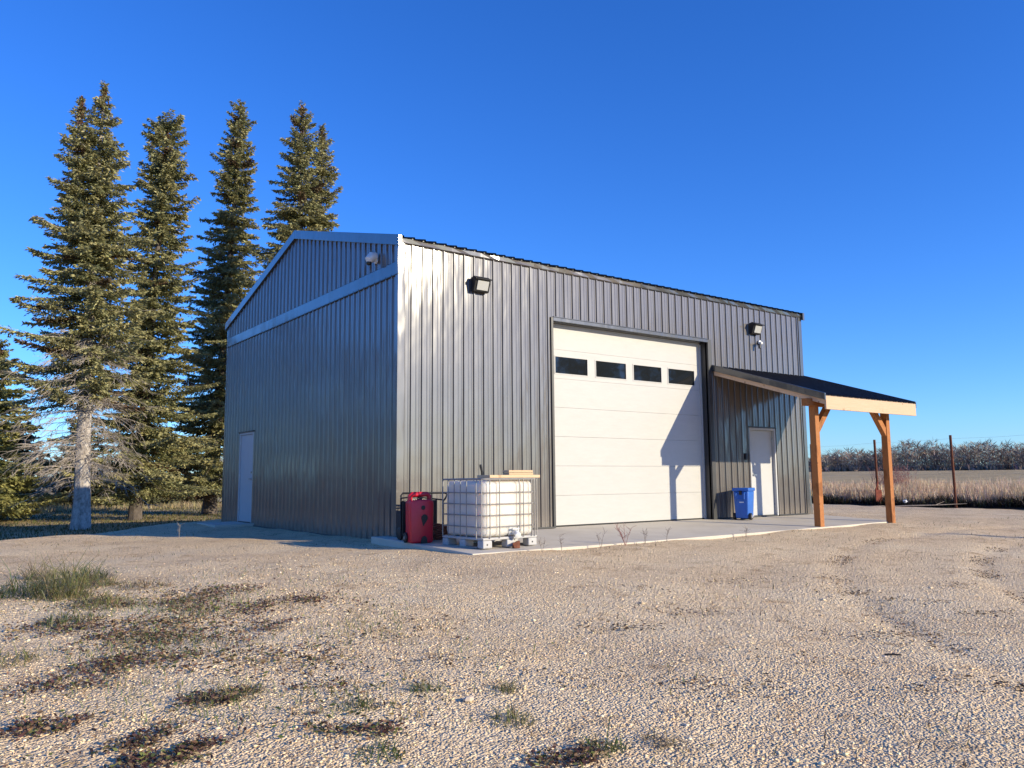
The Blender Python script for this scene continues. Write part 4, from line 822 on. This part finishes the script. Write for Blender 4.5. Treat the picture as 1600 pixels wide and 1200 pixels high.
v, f, cc = diamonds(np.concatenate(P_), np.concatenate(D_), np.concatenate(LN), np.concatenate(WD), np.concatenate(CO)); tag(np_mesh('leaf_litter', v, f, MAT['grassblade'], None, cc), kind='stuff')
o = MB().tube([(-.055, 0, .008), (0, .003, .011), (.055, 0, .009)], [.006, .007, .005], 6).build('stick', MAT['black'], smooth=True); o.location = (-.81, -8.83, height(-.81, -8.83).item()); o.rotation_euler = (0, 0, R(-50)); tag(o, 'short black stick lying alone on the gravel at the right', 'stick')
o = MB().sphere((0, 0, .02), .03, 7, 5, (1.2, .8, .55)).build('pale_stone', MAT['stone']); o.location = (-3.86, -8.02, height(-3.86, -8.02).item() - .006); tag(o, 'largest pale stone on the gravel by the small green tufts', 'stone')
P_, D_, LN, WD, CO = [], [], [], [], []
for (ax, ay, rr) in RUTS:
    n = 2200; th = rng.uniform(1.75, 3.05, n); r = rr + rng.normal(0, .05, n) + .07 * rng.choice((-1, 1), n); xx = ax + r * np.cos(th); yy = ay + r * np.sin(th); k = (wob(xx * 2, yy * 2) > rng.uniform(.35, .75, n)); xx, yy = xx[k], yy[k]; n = len(xx)
    P_.append(np.stack([xx, yy, height(xx, yy) + .006], 1)); e = rng.uniform(0, 6.28, n); D_.append(np.stack([np.cos(e), np.sin(e), rng.uniform(0, .3, n)], 1)); LN.append(rng.uniform(.012, .04, n)); WD.append(rng.uniform(.006, .014, n)); CO.append(np.where((rng.random(n) < .5)[:, None], cvar(n, (.12, .085, .06), .3), cvar(n, (.34, .23, .14), .2)))
n = 8500; xx = -4.75 + rng.normal(0, .75, n); yy = -5.4 + rng.normal(0, 1.45, n); k = wob(xx * 2.2, yy * 2.2) > rng.uniform(.3, .95, n); xx, yy = xx[k], yy[k]; n = len(xx)
P_.append(np.stack([xx, yy, height(xx, yy) + .004 + .012 * rng.random(n)], 1)); e = rng.uniform(0, 6.28, n); D_.append(np.stack([np.cos(e), np.sin(e), rng.uniform(0, .5, n)], 1)); LN.append(rng.uniform(.015, .05, n)); WD.append(rng.uniform(.005, .018, n)); kk = rng.random(n)[:, None]; CO.append(np.where(kk < .4, cvar(n, (.14, .08, .055), .3), np.where(kk < .75, cvar(n, (.34, .24, .13), .25), cvar(n, (.10, .12, .045), .25))))
n = 9500; xx = -4.6 + rng.normal(0, .9, n); yy = -5.6 + rng.normal(0, 1.7, n); k = wob(xx * 1.7 + 2, yy * 1.9) > rng.uniform(.35, .95, n); xx, yy = xx[k], yy[k]; n = len(xx); kk = rng.random(n)[:, None]
v, f, cc = blades(xx, yy, height(xx, yy), rng.uniform(.02, .075, n), rng.uniform(.003, .007, n), rng.uniform(.5, 1.5, n), np.where(kk < .55, cvar(n, (.13, .17, .055)), np.where(kk < .85, cvar(n, (.30, .27, .12)), cvar(n, (.36, .26, .15))))); tag(np_mesh('low_weeds', v, f, MAT['grassblade'], None, cc), kind='stuff')
v, f, cc = diamonds(np.concatenate(P_), np.concatenate(D_), np.concatenate(LN), np.concatenate(WD), np.concatenate(CO)); tag(np_mesh('scattered_litter', v, f, MAT['grassblade'], None, cc), kind='stuff')
# dead weed stalks along the apron
stalks = [((2.42, -2.86), .30, 1, 'bushy reddish dead weed at the apron edge before the overhead door'), ((1.87, -2.9), .28, 0, 'thin dry weed stalk left of the bushy reddish weed'), ((1.15, -2.86), .22, 0, 'thin dry weed stalk at the apron edge right of the tote'), ((.75, -2.9), .2, 0, 'short dry weed stalk at the apron edge by the tote corner'), ((2.85, -2.86), .24, 0, 'dry weed stalk right of the bushy reddish weed'), ((3.3, -2.88), .22, 0, 'bent dry weed stalk at the apron edge, second to the right of the bushy weed'), ((5.37, -2.85), .16, 0, 'short dry weed at the apron edge in front of the door\'s right half'), ((-2.33, 4.33), .3, 0, 'single pale dry stalk at the shadow edge left of the gable wall')]
for (x, y), h, bushy, lab in stalks:
    m = MB(); rd = random.Random(int(x * 100)); 
    for i in range(6 if bushy else 2):
        a = rd.uniform(0, 6.28); q = Vector((math.cos(a) * h * (.45 if bushy else .25), math.sin(a) * h * (.45 if bushy else .25), h * rd.uniform(.7, 1.05))); m.tube([(0, 0, -.02), q * .5 + Vector((0, 0, h * .1)), q], [.004, .003, .002], 4, caps=False)
        for k in range(6):
            t = rd.uniform(.35, 1); b = q * t; m.tube([b, b + Vector((rd.uniform(-.07, .07), rd.uniform(-.07, .07), rd.uniform(.02, .08)))], [.0025, .002], 3, caps=False)
    o = m.build('dead_weed', MAT['redtwig'] if bushy else MAT['greywood']); o.location = (x, y, height(x, y).item()); tag(o, lab, 'weed', 'dead weeds along the apron')
